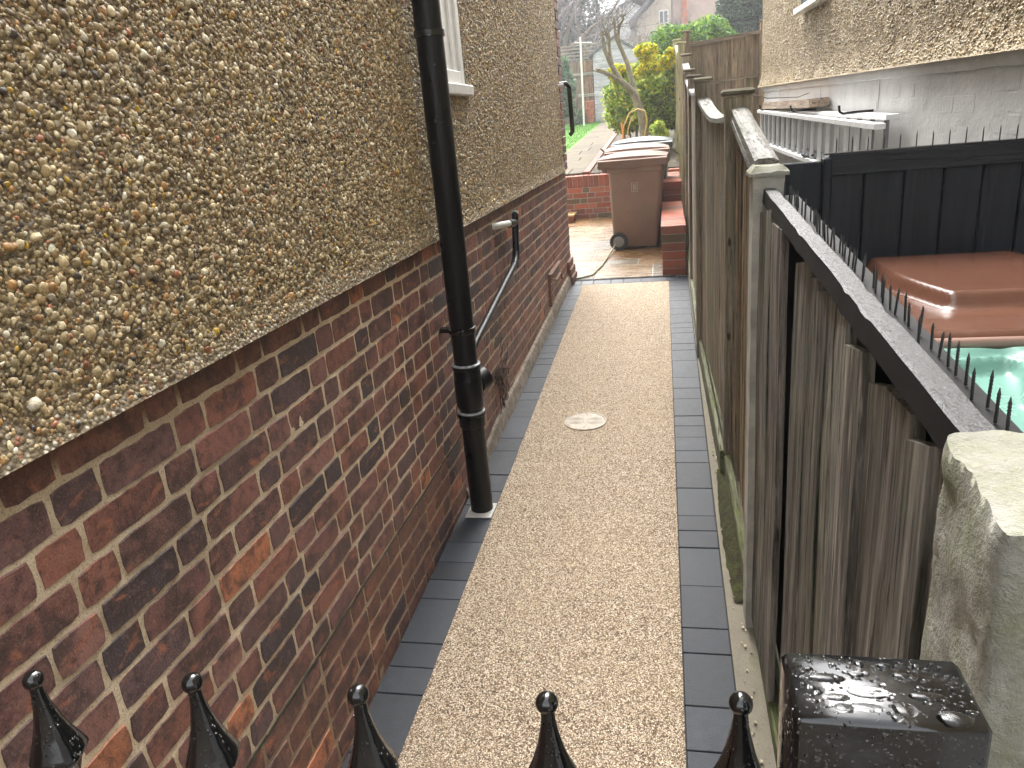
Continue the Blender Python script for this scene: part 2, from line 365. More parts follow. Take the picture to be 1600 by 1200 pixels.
M['bindark'] = m_plain('dark_bin_plastic', (.045, .055, .058), .35, .15, 6, .0006)
M['rubber'] = m_plain('black_rubber', (.02, .02, .02), .7, .2, 30)
M['alu'] = m_plain('dull_aluminium', (.80, .80, .79), .45, .10, 12, .001, metal=.2, rvar=.1)
M['steel'] = m_plain('manhole_metal', (.33, .285, .225), .6, .25, 40, .001, metal=.1, rvar=.1)
M['terracotta'] = m_plain('terracotta', (.42, .14, .07), .8, .3, 8, .004)
M['slate'] = m_plain('slate_roof', (.13, .14, .16), .6, .2, 4, .02)
M['wallwhite'] = m_plain('white_house_render', (.88, .88, .87), .8, .04, 2)
M['wallbeige'] = m_plain('beige_house_render', (.50, .44, .36), .85, .08, 2, .01)
M['wallpink'] = m_plain('pinkish_house_brick', (.44, .34, .29), .85, .15, 2, .01)
M['glass'] = m_plain('window_glass', (.06, .08, .09), .08, .1, 2, spec=.8)
M['shed'] = m_wood('shed_paint', (.48, .49, .51), (.62, .63, .64), 'x', rough=.7, bump=.002, useattr=True)
M['hose'] = m_plain('yellow_hose', (.62, .42, .10), .4, .1, 8)
M['orangehose'] = m_plain('orange_hose', (.7, .25, .06), .4, .1, 8)
M['cord'] = m_plain('green_yellow_cord', (.20, .19, .09), .5, .2, 30)
M['sepgrey'] = m_plain('pale_grey_plastic', (.55, .55, .52), .5, .06, 8)
M['rust'] = m_plain('rusty_metal', (.16, .09, .06), .7, .4, 30, .003)
M['peatgate'] = None
t = NT('clear_water'); M['water'] = t.out((1, 1, 1), .0, None, 0, .5, None, None, 1., 1.33)
t = NT('moss'); p = t.P(); n = t.noise(p, 22, 6, .8); n2 = t.noise(p, 120, 4, .8)
c = t.mix(t.ramp(n, [(.42, 0.), (.6, 1.)]), (.085, .07, .045), (.12, .135, .045)); c = t.mix(t.ramp(n2, [(.6, 0.), (.72, .7)]), c, (.25, .23, .15))
M['moss'] = t.out(c, .95, t.bump(t.math('ADD', n, n2), .03), 0, .2)

SL = .037                                       # the passage rises gently towards the garden
def gz(y): return SL*y if y < 11.07 else SL*11.07
def gp(y): return 1.0+.05*(y-11.07)             # upper garden
# ================================================================== SETTING
def sheet(name, x0, x1, y0, y1, dz, mat, nx=1, ny=1, zf=gz):
    xs = np.linspace(x0, x1, nx+1); ys = np.linspace(y0, y1, ny+1)
    V = [(x, y, zf(y)+dz) for y in ys for x in xs]
    F = [(j*(nx+1)+i, j*(nx+1)+i+1, (j+1)*(nx+1)+i+1, (j+1)*(nx+1)+i) for j in range(ny) for i in range(nx)]
    return meta(link(name, npmesh(name, V, np.array(F)), mat), kind='structure')
# base ground: low part, step up behind the retaining wall, then out to the horizon
V = []; F = []
prof = [(-400, -.02), (0, -.02), (11.12, gz(11.07)-.02), (11.14, .96), (26, gp(26)-.04), (60, 3.2), (900, 6)]
for y, z in prof: V += [(-900, y, z), (900, y, z)]
F = [(2*i, 2*i+1, 2*i+3, 2*i+2) for i in range(len(prof)-1)]
meta(link('ground', npmesh('ground', V, np.array(F)), M['earth']), kind='structure')
# resin path (solid slab 1 cm proud of the bed)
mb = MB()
def slope_box(mb, x0, x1, y0, y1, h0, h1, b=0.):
    mb.box(x0, x1, y0, y1, h0, h1, b, xf=lambda v: (v.x, v.y, v.z+gz(v.y)))
x0a, x0b = -.795, -.806
mb.add([(-.783, -.6, gz(-.6)), (.03, -.6, gz(-.6)), (.0, 7.08, gz(7.08)), (-.806, 7.08, gz(7.08))], [(0, 1, 2, 3)])
mb.add([(v[0], v[1], v[2]-.02) for v in mb.v[:4]], [(3, 2, 1, 0)])
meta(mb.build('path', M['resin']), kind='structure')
# block borders
LJ = [1.581, 1.817, 1.937, 2.055, 2.299, 2.418, 2.538, 2.686, 2.992, 3.117, 3.282, 3.544, 3.70, 3.984, 4.243, 4.368, 4.625, 4.871]
RJ = [1.851, 2.078, 2.202, 2.438, 2.686, 2.81, 2.927, 3.166, 3.417, 3.546, 3.705, 3.848, 3.978, 4.223, 4.39, 4.568, 4.883, 5.1, 5.238, 5.485, 5.611]
def extend(J):
    J = sorted(J)
    while J[0] > -.5: J.insert(0, J[0]-random.choice((.12, .165, .235)))
    while J[-1] < 6.98: J.append(J[-1]+random.choice((.12, .165, .24)))
    J[-1] = 7.08; return J
def blocks(name, J, xa, xb):
    mb = MB()
    for a, b in zip(J[:-1], J[1:]):
        k = random.uniform(.8, 1.25); mb.col = (k, k, k*random.uniform(.97, 1.05)); dz = random.uniform(-.0015, .0015)
        mb.box(xa(a)+.001, xb(a)-.001, a+.0016, b-.0016, -.05, .001+dz, .0022, xf=lambda v: (v.x, v.y, v.z+gz(v.y)))
    meta(mb.build(name, M['block']), kind='structure')
blocks('path_border', extend(LJ), lambda y: -.949, lambda y: -.783-.0030*y)
blocks('path_border', extend(RJ), lambda y: .03-.0043*y, lambda y: .178-.0006*y)
mb = MB(); x = -.95
while x < .17:
    wd = random.choice((.12, .165, .24)); x2 = min(.177, x+wd)
    k = random.uniform(.9, 1.35); mb.col = (k, k, k)
    mb.box(x+.0016, x2-.0016, 7.083, 7.235, -.05, .001, .0022, xf=lambda v: (v.x, v.y, v.z+gz(v.y))); x = x2
meta(mb.build('path_border', M['block']), kind='structure')
sheet('joint_bed', -.951, .18, -.6, 7.24, -.008, M['joint'], 1, 12)
sheet('side_strip', .179, .42, -.6, 7.3, -.004, M['strip'], 4, 60)
sheet('neighbour_yard', .30, 1.6, -.6, 11.0, -.012, m_plain('old_concrete_yard', (.20, .19, .17), .8, .3, 5, .006), 2, 20)
# drain channel with a toothed slot
dr = thing('drain_channel', 'narrow black slotted drain across the end of the path before the patio', 'drain', (-.39, 7.26, gz(7.26)))
mb = MB(); mb.box(-.56, .45, -.022, -.012, -.03, .004); mb.box(-.56, .45, .012, .022, -.03, .004); mb.box(-.56, .45, -.012, .012, -.03, -.012)
mb.build('channel', M['rubber'], dr)
mb = MB()
x = -.55
while x < .45: mb.box(x, x+.013, -.022, .020, .0045, .0075, .001); x += .026
mb.build('grate', M['black'], dr)
# patio slabs
mb = MB(); y = 7.30
cols = [(.21, .15, .088), (.20, .125, .06), (.15, .137, .11), (.22, .135, .062), (.135, .12, .09), (.23, .17, .105)]
while y < 11.05:
    dy = random.choice((.28, .42, .56)); y2 = min(y+dy, 11.06); x = -4.2+random.uniform(0, .4)
    while x < .45:
        dx = random.choice((.42, .56, .84)); c = random.choice(cols); k = random.uniform(.8, 1.15); mb.col = tuple(q*k for q in c)
        mb.box(x+.004, min(x+dx, .45)-.004, y+.004, y2-.004, -.04, random.uniform(-.001, .001), .004, xf=lambda v: (v.x, v.y, v.z+gz(v.y))); x += dx
    y = y2
meta(mb.build('patio', M['slab']), kind='structure')
sheet('patio_joints', -4.2, .45, 7.285, 11.07, -.006, m_plain('patio_grout', (.30, .27, .22), .6, .2, 20), 1, 4)

# ================================================================== brickwork builder
def brickwork(u0, u1, beds, place, pal, bond='flemish', half=.107, mj=.0102, jit=.0012, proud=.0015, colf=None, inner=.012, L=.213, wob=.0022):
    """returns arrays for one wall face; place(u, w, out) -> 3-D. beds = list of bed heights"""
    V = []; F4 = []; NG = []; CL = []
    for ci in range(len(beds)-1):
        z0, z1 = beds[ci]+mj/2, beds[ci+1]-mj/2
        u = u0-(half*.75+half if ci % 2 else 0)-random.uniform(0, .01); k = ci % 2
        while u < u1:
            if bond == 'flemish': wd = (L if k % 2 == 0 else half)
            elif bond == 'soldier': wd = .075
            elif bond == 'header': wd = half
            else: wd = L
            k += 1; wd2 = wd+random.uniform(-.006, .006)
            a, b = u+mj/2, u+wd2-mj/2; u += wd2
            a = max(a, u0); b = min(b, u1)
            if b-a < .02: continue
            col = np.array(colf(u, z0) if colf else random.choice(pal)); col = col*random.uniform(.95, 1.4)
            out = random.uniform(-proud, proud); n1 = max(3, int((b-a)/.022)); n2 = 3
            dz = random.uniform(-.0015, .0015)
            per = [(a+(b-a)*i/n1, z0+dz) for i in range(n1)]+[(b, z0+dz+(z1-z0)*i/n2) for i in range(n2)]+[(b-(b-a)*i/n1, z1+dz) for i in range(n1)]+[(a, z1+dz-(z1-z0)*i/n2) for i in range(n2)]
            cu, cz = (a+b)/2, (z0+z1)/2; ring = []
            for (pu, pz) in per:
                corner = (abs(pu-a) < 1e-4 or abs(pu-b) < 1e-4) and (abs(pz-z0-dz) < 1e-4 or abs(pz-z1-dz) < 1e-4)
                s_ = .0025 if corner else 0
                du = math.copysign(s_, cu-pu)+random.uniform(-wob, wob); dw = math.copysign(s_, cz-pz)+random.uniform(-wob, wob)*.8
                ring.append((pu+du, pz+dw))
            n = len(ring); base = len(V); tilt = random.uniform(-.001, .001)
            for lvl, ins, o in ((0, 0, -inner), (1, .0, out-.0025), (2, .0018, out)):
                for (pu, pz) in ring:
                    qu = pu+math.copysign(min(ins, abs(cu-pu)), cu-pu); qz = pz+math.copysign(min(ins, abs(cz-pz)), cz-pz)
                    V.append(place(qu, qz, o+tilt*(qu-cu)*8)); CL.append(col)
            for l in range(2):
                for i in range(n): F4.append((base+l*n+i, base+l*n+(i+1) % n, base+(l+1)*n+(i+1) % n, base+(l+1)*n+i))
            cidx = len(V); V.append(place(cu, cz, out)); CL.append(col)
            for i in range(n): NG.append((base+2*n+i, base+2*n+(i+1) % n, cidx))
    return V, F4, NG, CL
def grid_face(u0, u1, w0, w1, place, nu, nw, outf, colf):
    V = []; F = []; CL = []
    for j in range(nw+1):
        for i in range(nu+1):
            u = u0+(u1-u0)*i/nu; ww = w0+(w1-w0)*j/nw
            V.append(place(u, ww, outf(u, ww))); CL.append(colf(u, ww))
    F = [(j*(nu+1)+i, j*(nu+1)+i+1, (j+1)*(nu+1)+i+1, (j+1)*(nu+1)+i) for j in range(nw) for i in range(nu)]
    return V, F, CL
def merge_wall(name, bw, gr, mats, parent):
    V, F4, F3, CL = bw; V2, F2, CL2 = gr; n = len(V)
    VV = np.array([tuple(v) for v in V]+[tuple(v) for v in V2]); CC = np.array([tuple(c) for c in CL]+[tuple(c) for c in CL2])
    F4b = np.array(F2)+n
    Fs = [np.array(F4), np.array(F3), F4b]; mi = [0]*(len(F4)+len(F3))+[1]*len(F4b)
    me = npmesh(name, VV, Fs, CC, False, mi)
    return link(name, me, mats, parent)

# ================================================================== LEFT HOUSE
XW = -.951
house = thing('house', 'pebbledashed house with a dark red brick base along the left of the path', 'house', (XW-.3, 4, 0))
HL = Vector((XW-.3, 4, 0))
def pl(u, ww, o):                          # wall face: u along y, w up, outwards +x ; courses dip a little
    return Vector((XW+o, u, ww-.006*(u-.7)))-HL
beds = [1.28-.0757*i for i in range(18)][::-1]+[1.37]
BP = [(.20, .086, .070), (.165, .076, .068), (.225, .092, .068), (.125, .066, .064), (.20, .096, .080), (.095, .058, .062), (.21, .084, .060)]
def bcol(u, z):
    r = random.random()
    if r < .07: return (.045, .036, .042)
    if r < .10: return (.40, .15, .075)
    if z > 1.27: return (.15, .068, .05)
    if z < .42: return random.choice([(.17, .075, .05), (.14, .065, .048), (.16, .08, .06)])
    return random.choice(BP)
bw = brickwork(-.6, 7.42, beds, pl, BP, colf=bcol, inner=.014, proud=.0014)
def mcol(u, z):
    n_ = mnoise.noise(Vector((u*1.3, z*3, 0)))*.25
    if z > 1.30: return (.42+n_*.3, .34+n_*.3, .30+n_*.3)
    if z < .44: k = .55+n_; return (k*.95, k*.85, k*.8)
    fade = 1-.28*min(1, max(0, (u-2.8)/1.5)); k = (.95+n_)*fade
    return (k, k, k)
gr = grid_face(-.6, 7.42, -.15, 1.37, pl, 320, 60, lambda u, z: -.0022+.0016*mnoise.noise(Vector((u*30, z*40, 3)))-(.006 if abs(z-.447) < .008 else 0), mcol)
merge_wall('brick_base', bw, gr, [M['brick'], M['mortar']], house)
# dark open crack along the damp course
mb = MB(); pts = []
y = .2
while y < 3.3:
    z = .445-.006*(y-.7)+random.uniform(-.002, .002); mb.box(XW-.001-HL.x, XW+.0012-HL.x, y-HL.y, y+.05-HL.y, z-.0035-random.uniform(0, .002), z+.001); y += .05
mb.build('damp_course', m_plain('dark_bitumen', (.03, .032, .022), .8, .5, 20), house)
# structural shell behind the faces
mb = MB(); mb.box(-5.2, -.022, -4.7, 3.41, -.3, 5.6); mb.build('wall_core', M['dash'], house)
# render sheet and stones
WIN = (3.22, 3.745, 1.955, 3.2)             # window y0,y1,z0,z1
def zb(y): return 1.354-.0055*y
def stones(n, y0, y1, z0f, z1, px, size, sub, seed, pal, wts, flat=.55, skip=None, dens_low=True):
    rg = np.random.default_rng(seed)
    bm = bmesh.new(); bmesh.ops.create_icosphere(bm, subdivisions=sub, radius=1)
    bv = np.array([v.co[:] for v in bm.verts]); bf = np.array([[v.index for v in f.verts] for f in bm.faces]); bm.free()
    yy = rg.uniform(y0, y1, n); zz = rg.uniform(0, 1, n); zz = z0f(yy)+zz*(z1-z0f(yy))
    if skip is not None:
        k = ~skip(yy, zz); yy, zz = yy[k], zz[k]; n = len(yy)
    s = np.clip(rg.lognormal(0, .38, n), .4, 2.4)*size
    A = rg.uniform(.75, 1.35, (n, 3)); A[:, 0] *= flat
    ang = rg.uniform(0, np.pi, n); tilt = rg.normal(0, .35, n); tilt2 = rg.normal(0, .35, n)
    nv = len(bv)
    P = bv[None]*A[:, None, :]*(1+rg.normal(0, .07, (n, nv, 1)))*s[:, None, None]
    c, si = np.cos(ang), np.sin(ang)
    Y = P[..., 1]*c[:, None]-P[..., 2]*si[:, None]; Z = P[..., 1]*si[:, None]+P[..., 2]*c[:, None]; X = P[..., 0]
    c, si = np.cos(tilt), np.sin(tilt); X, Y = X*c[:, None]-Y*si[:, None], X*si[:, None]+Y*c[:, None]
    c, si = np.cos(tilt2), np.sin(tilt2); X, Z = X*c[:, None]-Z*si[:, None], X*si[:, None]+Z*c[:, None]
    x0 = px(yy, zz)+rg.uniform(-.25, .45, n)*s*flat
    W = np.stack([X+x0[:, None], Y+yy[:, None], Z+zz[:, None]], -1).reshape(-1, 3)
    F = (bf[None]+(np.arange(n)*nv)[:, None, None]).reshape(-1, 3)
    pal = np.array(pal); ci = rg.choice(len(pal), n, p=np.array(wts)/sum(wts))
    col = pal[ci]*rg.uniform(.7, 1.3, (n, 1)); col = np.repeat(col, nv, 0)
    return W, F, np.clip(col, 0, 1)
PAL = [(.52, .40, .21), (.34, .24, .115), (.74, .63, .39), (.22, .17, .10), (.46, .25, .085), (.86, .79, .60), (.06, .052, .045), (.42, .16, .08), (.72, .46, .06), (.36, .29, .155)]
WT = [24, 18, 12, 12, 6, 4, 3, 1.3, 1.0, 20]
def flare(y, z):
    d_ = z-(zb(y)); return XW+.018+.016*np.clip(1-d_/.07, 0, 1)**1.6
skw = lambda y, z: ((y > WIN[0]-.0) & (y < WIN[1]) & (z > WIN[2]-.05)) | ((z < zb(y)+.045) & (np.random.default_rng(3).random(len(y)) < .5))
a = stones(70000, .35, 3.25, lambda y: zb(y)+.012, 2.55, flare, .0039, 2, 1, PAL, WT, skip=skw)
b = stones(95000, 3.25, 7.18, lambda y: zb(y)+.008, 3.0, flare, .0042, 1, 2, PAL, WT, skip=skw)
VV = np.concatenate([a[0], b[0]])-np.array(HL); FF = np.concatenate([a[1], b[1]+len(a[0])]); CCc = np.concatenate([a[2], b[2]])
link('pebbledash', npmesh('pebbledash', VV, FF, CCc, True), M['pebble'], house)
# render backing as a grid with the bell-cast drip at its foot, window left open
mb = MB()
def render_patch(y0, y1, z0f, z1f, ny, nz):
    base = len(mb.v); vs = []; fs = []
    for j in range(nz+1):
        for i in range(ny+1):
            y = y0+(y1-y0)*i/ny; lo = z0f(y); hi = z1f(y)
            f_ = (j/nz)**2 if z1f is HI else j/nz
            z = lo+(hi-lo)*f_
            vs.append((float(flare(y, z))-HL.x+.0015*mnoise.noise(Vector((y*14, z*14, 0)))*1.5+.0, y-HL.y, z))
    for j in range(nz):
        for i in range(ny): q = j*(ny+1)+i; fs.append((q, q+1, q+ny+2, q+ny+1))
    mb.add(vs, fs)
HI = lambda y: WIN[2]-.05
render_patch(-.7, 7.18, zb, HI, 260, 24)
render_patch(-.7, WIN[0], lambda y: WIN[2]-.05, lambda y: 5.6, 120, 60)
render_patch(WIN[1], 7.18, lambda y: WIN[2]-.05, lambda y: 5.6, 120, 60)
render_patch(WIN[0], WIN[1], lambda y: WIN[3], lambda y: 5.6, 10, 10)
vs = []; fs = []
for i in range(121):                        # underside of the drip
    y = -.7+7.88*i/120; wv = .004*mnoise.noise(Vector((y*6, 0, 5)))
    vs += [(float(flare(y, zb(y)))-HL.x, y-HL.y, zb(y)), (XW-HL.x-.002, y-HL.y, zb(y)-.001+wv)]
    if i: q = 2*i; fs.append((q-2, q, q+1, q-1))
mb.add(vs, fs)
mb.build('render_coat', M['dash'], house, smooth=True, fixn=False)
# brick quoin strip at the far corner (toothed)
V1 = []; F1 = []; T1 = []; K1 = []
mbq = MB(); z = 1.32; i = 0
while z < 4.5:
    col = np.array(random.choice(BP))*random.uniform(.8, 1.3)*1.1; mbq.col = tuple(col)
    mbq.box(XW-.2-HL.x, XW+.022-HL.x, (7.24 if i % 2 else 7.19)-HL.y, 7.425-HL.y, z+.004, z+.0717, .004); z += .0757; i += 1
mbq.build('corner_bricks', M['brick'], house)
# window
mb = MB(); wx = XW+.017-HL.x
wn = mb
y0, y1, z0, z1 = WIN
mb.box(wx-.09, wx, y0-HL.y, y0+.06-HL.y, z0, z1, .004); mb.box(wx-.09, wx, y1-.06-HL.y, y1-HL.y, z0, z1, .004)
mb.box(wx-.09, wx, y0+.061-HL.y, y1-.061-HL.y, z0, z0+.06, .004); mb.box(wx-.09, wx, y0+.061-HL.y, y1-.061-HL.y, z1-.06, z1, .004)
mb.box(wx-.05, wx-.012, y1-.135-HL.y, y1-.0605-HL.y, z0+.0605, z1-.0605, .006); mb.box(wx-.06, wx-.024, y1-.46-HL.y, y1-.137-HL.y, z0+.0605, z1-.0605, .006)
wo = mb.build('window', M['white'], house)
mb = MB(); mb.box(wx-.1, wx+.035, y0-.02-HL.y, y1+.022-HL.y, z0-.05, z0-.001, .006); mb.build('sill', m_plain('white_sill', (.62, .62, .61), .5, .1, 20, .002), wo)
mb = MB(); mb.box(wx-.075, wx-.06, y0+.06-HL.y, y1-.06-HL.y, z0+.06, z1-.06); mb.build('pane', M['glass'], wo)
# rough fillet at the foot of the wall
vs = []; fs = []; N = 150
for i in range(N+1):
    y = 3.05+(7.42-3.05)*i/N; k = min(1, (y-3.05)/.9); top = gz(y)+.045+.05*k+.008*mnoise.noise(Vector((y*5, 1, 0)))
    o = .008+.018*k
    prof_ = [(XW, top+.004), (XW+o*.7, top-.004), (XW+o, top-.03), (XW+o+.006, gz(y)-.01)]
    for (x, z) in prof_: vs.append((x-HL.x+.004*mnoise.noise(Vector((y*22, z*22, 0))), y-HL.y, z+.004*mnoise.noise(Vector((y*19, z*9, 4)))))
    if i:
        for q in range(3): b = 4*i+q; fs.append((b-4, b, b+1, b-3))
mb = MB(); mb.add(vs, fs); mb.build('mortar_fillet', M['fillet'], house, smooth=True, fixn=False)
# little plinth bricks at the far corner
mb = MB()
for k in range(3): mb.col = (.17, .07, .05); mb.box(XW-.05-HL.x, XW+.055-.015*k-HL.x, 7.10-HL.y, 7.44-HL.y, gz(7.3)+k*.072, gz(7.3)+.068+k*.072, .005)
mb.build('plinth', M['brick'], house)

# ================================================================== SOIL PIPE
PX0, PY0 = -.856, 2.955
sp = thing('drainpipe', 'thick black painted drainpipe running down the pebbledash and brick wall', 'drainpipe', (PX0, PY0, gz(PY0)))
zg = gz(PY0); r0 = .052
mb = MB(); mb.tube([(0, 0, -.02), (0, 0, .80)], r0*.98, 28); mb.build('pipe', M['pipe'], sp, smooth=True)
mb = MB(); mb.tube([(0, 0, .795), (0.0, .0, 4.6)], r0, 28); mb.build('pipe', M['pipe'], sp, smooth=True)
def lathe(mb, prof, n=28, c=(0, 0)):
    vs = []; fs = []
    for (r, z) in prof:
        for k in range(n): a_ = 2*math.pi*k/n; vs.append((c[0]+r*math.cos(a_), c[1]+r*math.sin(a_), z))
    for i in range(len(prof)-1):
        for k in range(n): fs.append((i*n+k, i*n+(k+1) % n, (i+1)*n+(k+1) % n, (i+1)*n+k))
    fs.append(tuple(range(n))[::-1]); fs.append(tuple((len(prof)-1)*n+k for k in range(n)))
    mb.add(vs, fs)
for zc in (.47, .685):
    mb = MB(); lathe(mb, [(r0, zc-.055), (r0+.006, zc-.05), (r0+.007, zc-.004), (r0+.011, zc), (r0+.011, zc+.012), (r0+.006, zc+.016), (r0, zc+.02)])
    mb.build('collar', M['pipe'], sp, smooth=True, angle=30)
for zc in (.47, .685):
    mb = MB(); lathe(mb, [(r0+.0005, zc+.0165), (r0+.0095, zc+.0135), (r0+.0085, zc+.0175), (r0+.0005, zc+.0205)]); mb.build('highlight_ring', m_plain('highlight_grey', (.30, .31, .31), .25, .6, 60), sp, smooth=True)  # pale rings paint in the highlights and white drips on the collar rims
mb = MB(); lathe(mb, [(r0, .50), (r0+.008, .515), (r0+.009, .63), (r0+.004, .65), (r0, .655)]); mb.tube([(0.0, .0, .585), (.02, .075, .60)], .042, 20)
mb.build('junction', M['pipe'], sp, smooth=True)
mb = MB(); mb.tube([(.02, .05, .598), (.045, .10, .606)], .052, 20); mb.tube([(.046, .101, .6064), (.048, .107, .6068)], .036, 20)
mb.build('access_cap', M['pipe'], sp, smooth=True, angle=30)
mb = MB(); lathe(mb, [(r0+.001, .84), (r0+.006, .842), (r0+.006, .864), (r0+.001, .866)]); mb.box(-.02, .012, .045, .085, .846, .861, .003); mb.box(-.02, .012, -.085, -.045, .846, .861, .003)
mb.box(-.095, -.03, -.02, .02, .845, .862); mb.build('pipe_bracket', M['black'], sp, smooth=True, angle=30)
mb = MB(); lathe(mb, [(r0+.001, 1.98), (r0+.006, 1.982), (r0+.006, 2.004), (r0+.001, 2.006)]); mb.build('pipe_bracket', M['black'], sp, smooth=True, angle=30)
mb = MB(); mb.box(-.06, .06, -.085, .05, .0005, .006, .002); mb.build('mortar_patch', m_plain('pale_mortar', (.45, .44, .40), .8, .2, 30), sp)
# smaller waste pipe
wp = thing('waste_pipe', 'thin black waste pipe bending down from a pale stub to the thick drainpipe', 'pipe', (XW, 4.2, .75))
L0 = Vector((XW, 4.2, .75))
def rel(pts, o): return [Vector(p)-o for p in pts]
mb = MB(); mb.tube(rel([(XW+.055, 4.50, 1.265), (XW+.055, 4.43, 1.03)], L0), .021, 16); mb.tube(rel([(XW+.055, 4.43, 1.035), (XW+.057, 4.40, 1.0), (XW+.06, 4.33, .98)], L0), .0235, 16)
mb.tube(rel([(XW+.06, 4.35, .985), (XW+.07, 3.10, .80)], L0), .0195, 16); mb.build('pipe', M['pipe'], wp, smooth=True)
mb = MB(); mb.tube(rel([(XW+.055, 4.50, 1.255), (XW+.055, 4.503, 1.275)], L0), .0225, 16); mb.build('cap', M['sepgrey'], wp, smooth=True)
mb = MB(); mb.tube(rel([(XW+.055, 4.49, 1.205), (XW+.05, 4.40, 1.215), ], L0), .021, 16); mb.tube(rel([(XW+.05, 4.43, 1.21), (XW+.045, 4.34, 1.22)], L0), .024, 16); mb.build('elbow', M['pipe'], wp, smooth=True)
mb = MB(); mb.tube(rel([(XW+.045, 4.345, 1.22), (XW+.03, 4.16, 1.235), (XW-.02, 4.10, 1.235)], L0), .019, 16); mb.build('stub', M['sepgrey'], wp, smooth=True)
# overflow pipe by the far corner
fp = thing('overflow_pipe', 'short black overflow pipe at the far brick corner of the pebbledashed house', 'pipe', (XW, 7.2, 1.8)); L1 = Vector((XW, 7.2, 1.8))
mb = MB(); mb.tube(rel([(XW+.02, 7.15, 2.07), (XW+.08, 7.2, 2.075), (XW+.105, 7.22, 2.04), (XW+.105, 7.3, 1.66), (XW+.08, 7.32, 1.635)], L1), .02, 14); mb.build('pipe', M['black'], fp, smooth=True)
mb = MB(); mb.tube(rel([(XW-.0, 7.08, 2.055), (XW+.07, 7.1, 2.06)], L1), .014, 10); mb.build('stub', M['sepgrey'], fp, smooth=True)
# dead creeper on the brickwork
mb = MB(); rr = random.Random(4)
for k in range(20):
    p_ = Vector((XW+.006, 3.80+rr.uniform(0, .12), .44+rr.uniform(-.03, .03))); pts = [p_.copy()]; dr_ = Vector((0, rr.uniform(.3, 1), rr.uniform(-.8, .6)))
    for s_ in range(10): dr_ += Vector((0, rr.uniform(-.5, .6), rr.uniform(-.6, .5))); dr_.normalize(); p_ += dr_*.03; p_.x = XW+.006+rr.uniform(0, .012); pts.append(p_.copy())
    mb.tube([q-Vector((XW, 3.9, .4)) for q in pts], .0022, 4)
cr = mb.build('dead_creeper', m_plain('dead_stem', (.05, .035, .025), .9, .3, 30)); cr.location = (XW, 3.9, .4)
meta(cr, 'dried creeper stems clinging to the brickwork behind the drainpipe', 'creeper')
# old vent frame low on the wall
mb = MB()
mb.box(-.002, .03, -.3, .33, .19, .205, .002); mb.box(-.002, .02, -.3, -.285, -.06, .19, .002); mb.tube([(.01, -.28, .17), (.04, -.1, .12), (.05, .1, .14), (.04, .25, .06)], .009, 8)
vf = mb.build('metal_vent_frame', M['rust']); vf.location = (XW, 6.2, .40); meta(vf, 'bent rusty metal frame fixed low on the brick wall near the patio', 'metal frame')

# ================================================================== MANHOLE
mh = thing('inspection_cover', 'small round pale metal drain cover set in the gravel path', 'manhole cover', (-.475, 3.915, gz(3.915))); mh.rotation_euler = (math.atan(SL), 0, 0)
mb = MB(); lathe(mb, [(.108, -.01), (.108, .004), (.106, .0052), (.001, .0052)], 48); mb.build('lid', M['steel'], mh, smooth=True, angle=30)
mb = MB(); vs = []; fs = []
for i, (r, z) in enumerate([(.110, -.01), (.110, .0055), (.119, .0055), (.119, -.01)]):
    for k in range(48): a_ = 2*math.pi*k/48; vs.append((r*math.cos(a_), r*math.sin(a_), z))
for i in range(3):
    for k in range(48): fs.append((i*48+k, i*48+(k+1) % 48, (i+1)*48+(k+1) % 48, (i+1)*48+k))
mb.add(vs, fs); mb.build('rim', M['steel'], mh, smooth=True, angle=30)
mb = MB()
for cx in (-.052, .052):
    for r in (.012, .022, .032, .042):
        mb.tube([(cx+r*math.cos(2*math.pi*k/24), r*math.sin(2*math.pi*k/24), .0052) for k in range(25)], .0012, 5)
for s_ in (-1, 1): mb.box(-.006, .006, s_*.085-.006, s_*.085+.006, .0053, .0065)
mb.build('cast_rings', m_plain('ring_metal', (.19, .16, .125), .5, .2, 30, metal=.3), mh)

# ================================================================== FENCES ON THE RIGHT
WG = 'weathered posts along the path fence'
def board_mesh(mb, x, y0, y1, z0, z1, th=.014, lean=0., top=0., twist=0., seg=14, wob=.003):
    """a vertical board: its face towards -x, with an uneven grain edge"""
    ph = random.uniform(0, 99); vs = []; fs = []
    for j in range(seg+1):
        z = z0+(z1-z0)*j/seg; w1 = wob*mnoise.noise(Vector((ph, z*5, 0))); w2 = wob*mnoise.noise(Vector((ph+9, z*5, 0))); bx = .004*mnoise.noise(Vector((ph+3, z*2, 0)))
        tp = top if j == seg else 0; l_ = lean*(z-z0)
        for (yy, xx, dz) in ((y0+w1, x+bx+twist, 0), (y0+w1, x+bx+th+twist, 0), (y1+w2, x+bx+th*.8, tp), (y1+w2, x+bx, tp)):
            vs.append((xx, yy+l_, z+dz))
    for j in range(seg):
        for k in range(4): fs.append((4*j+k, 4*j+(k+1) % 4, 4*j+4+(k+1) % 4, 4*j+4+k))
    fs += [(0, 1, 2, 3), tuple(4*seg+k for k in (3, 2, 1, 0))]
    mb.add(vs, fs)
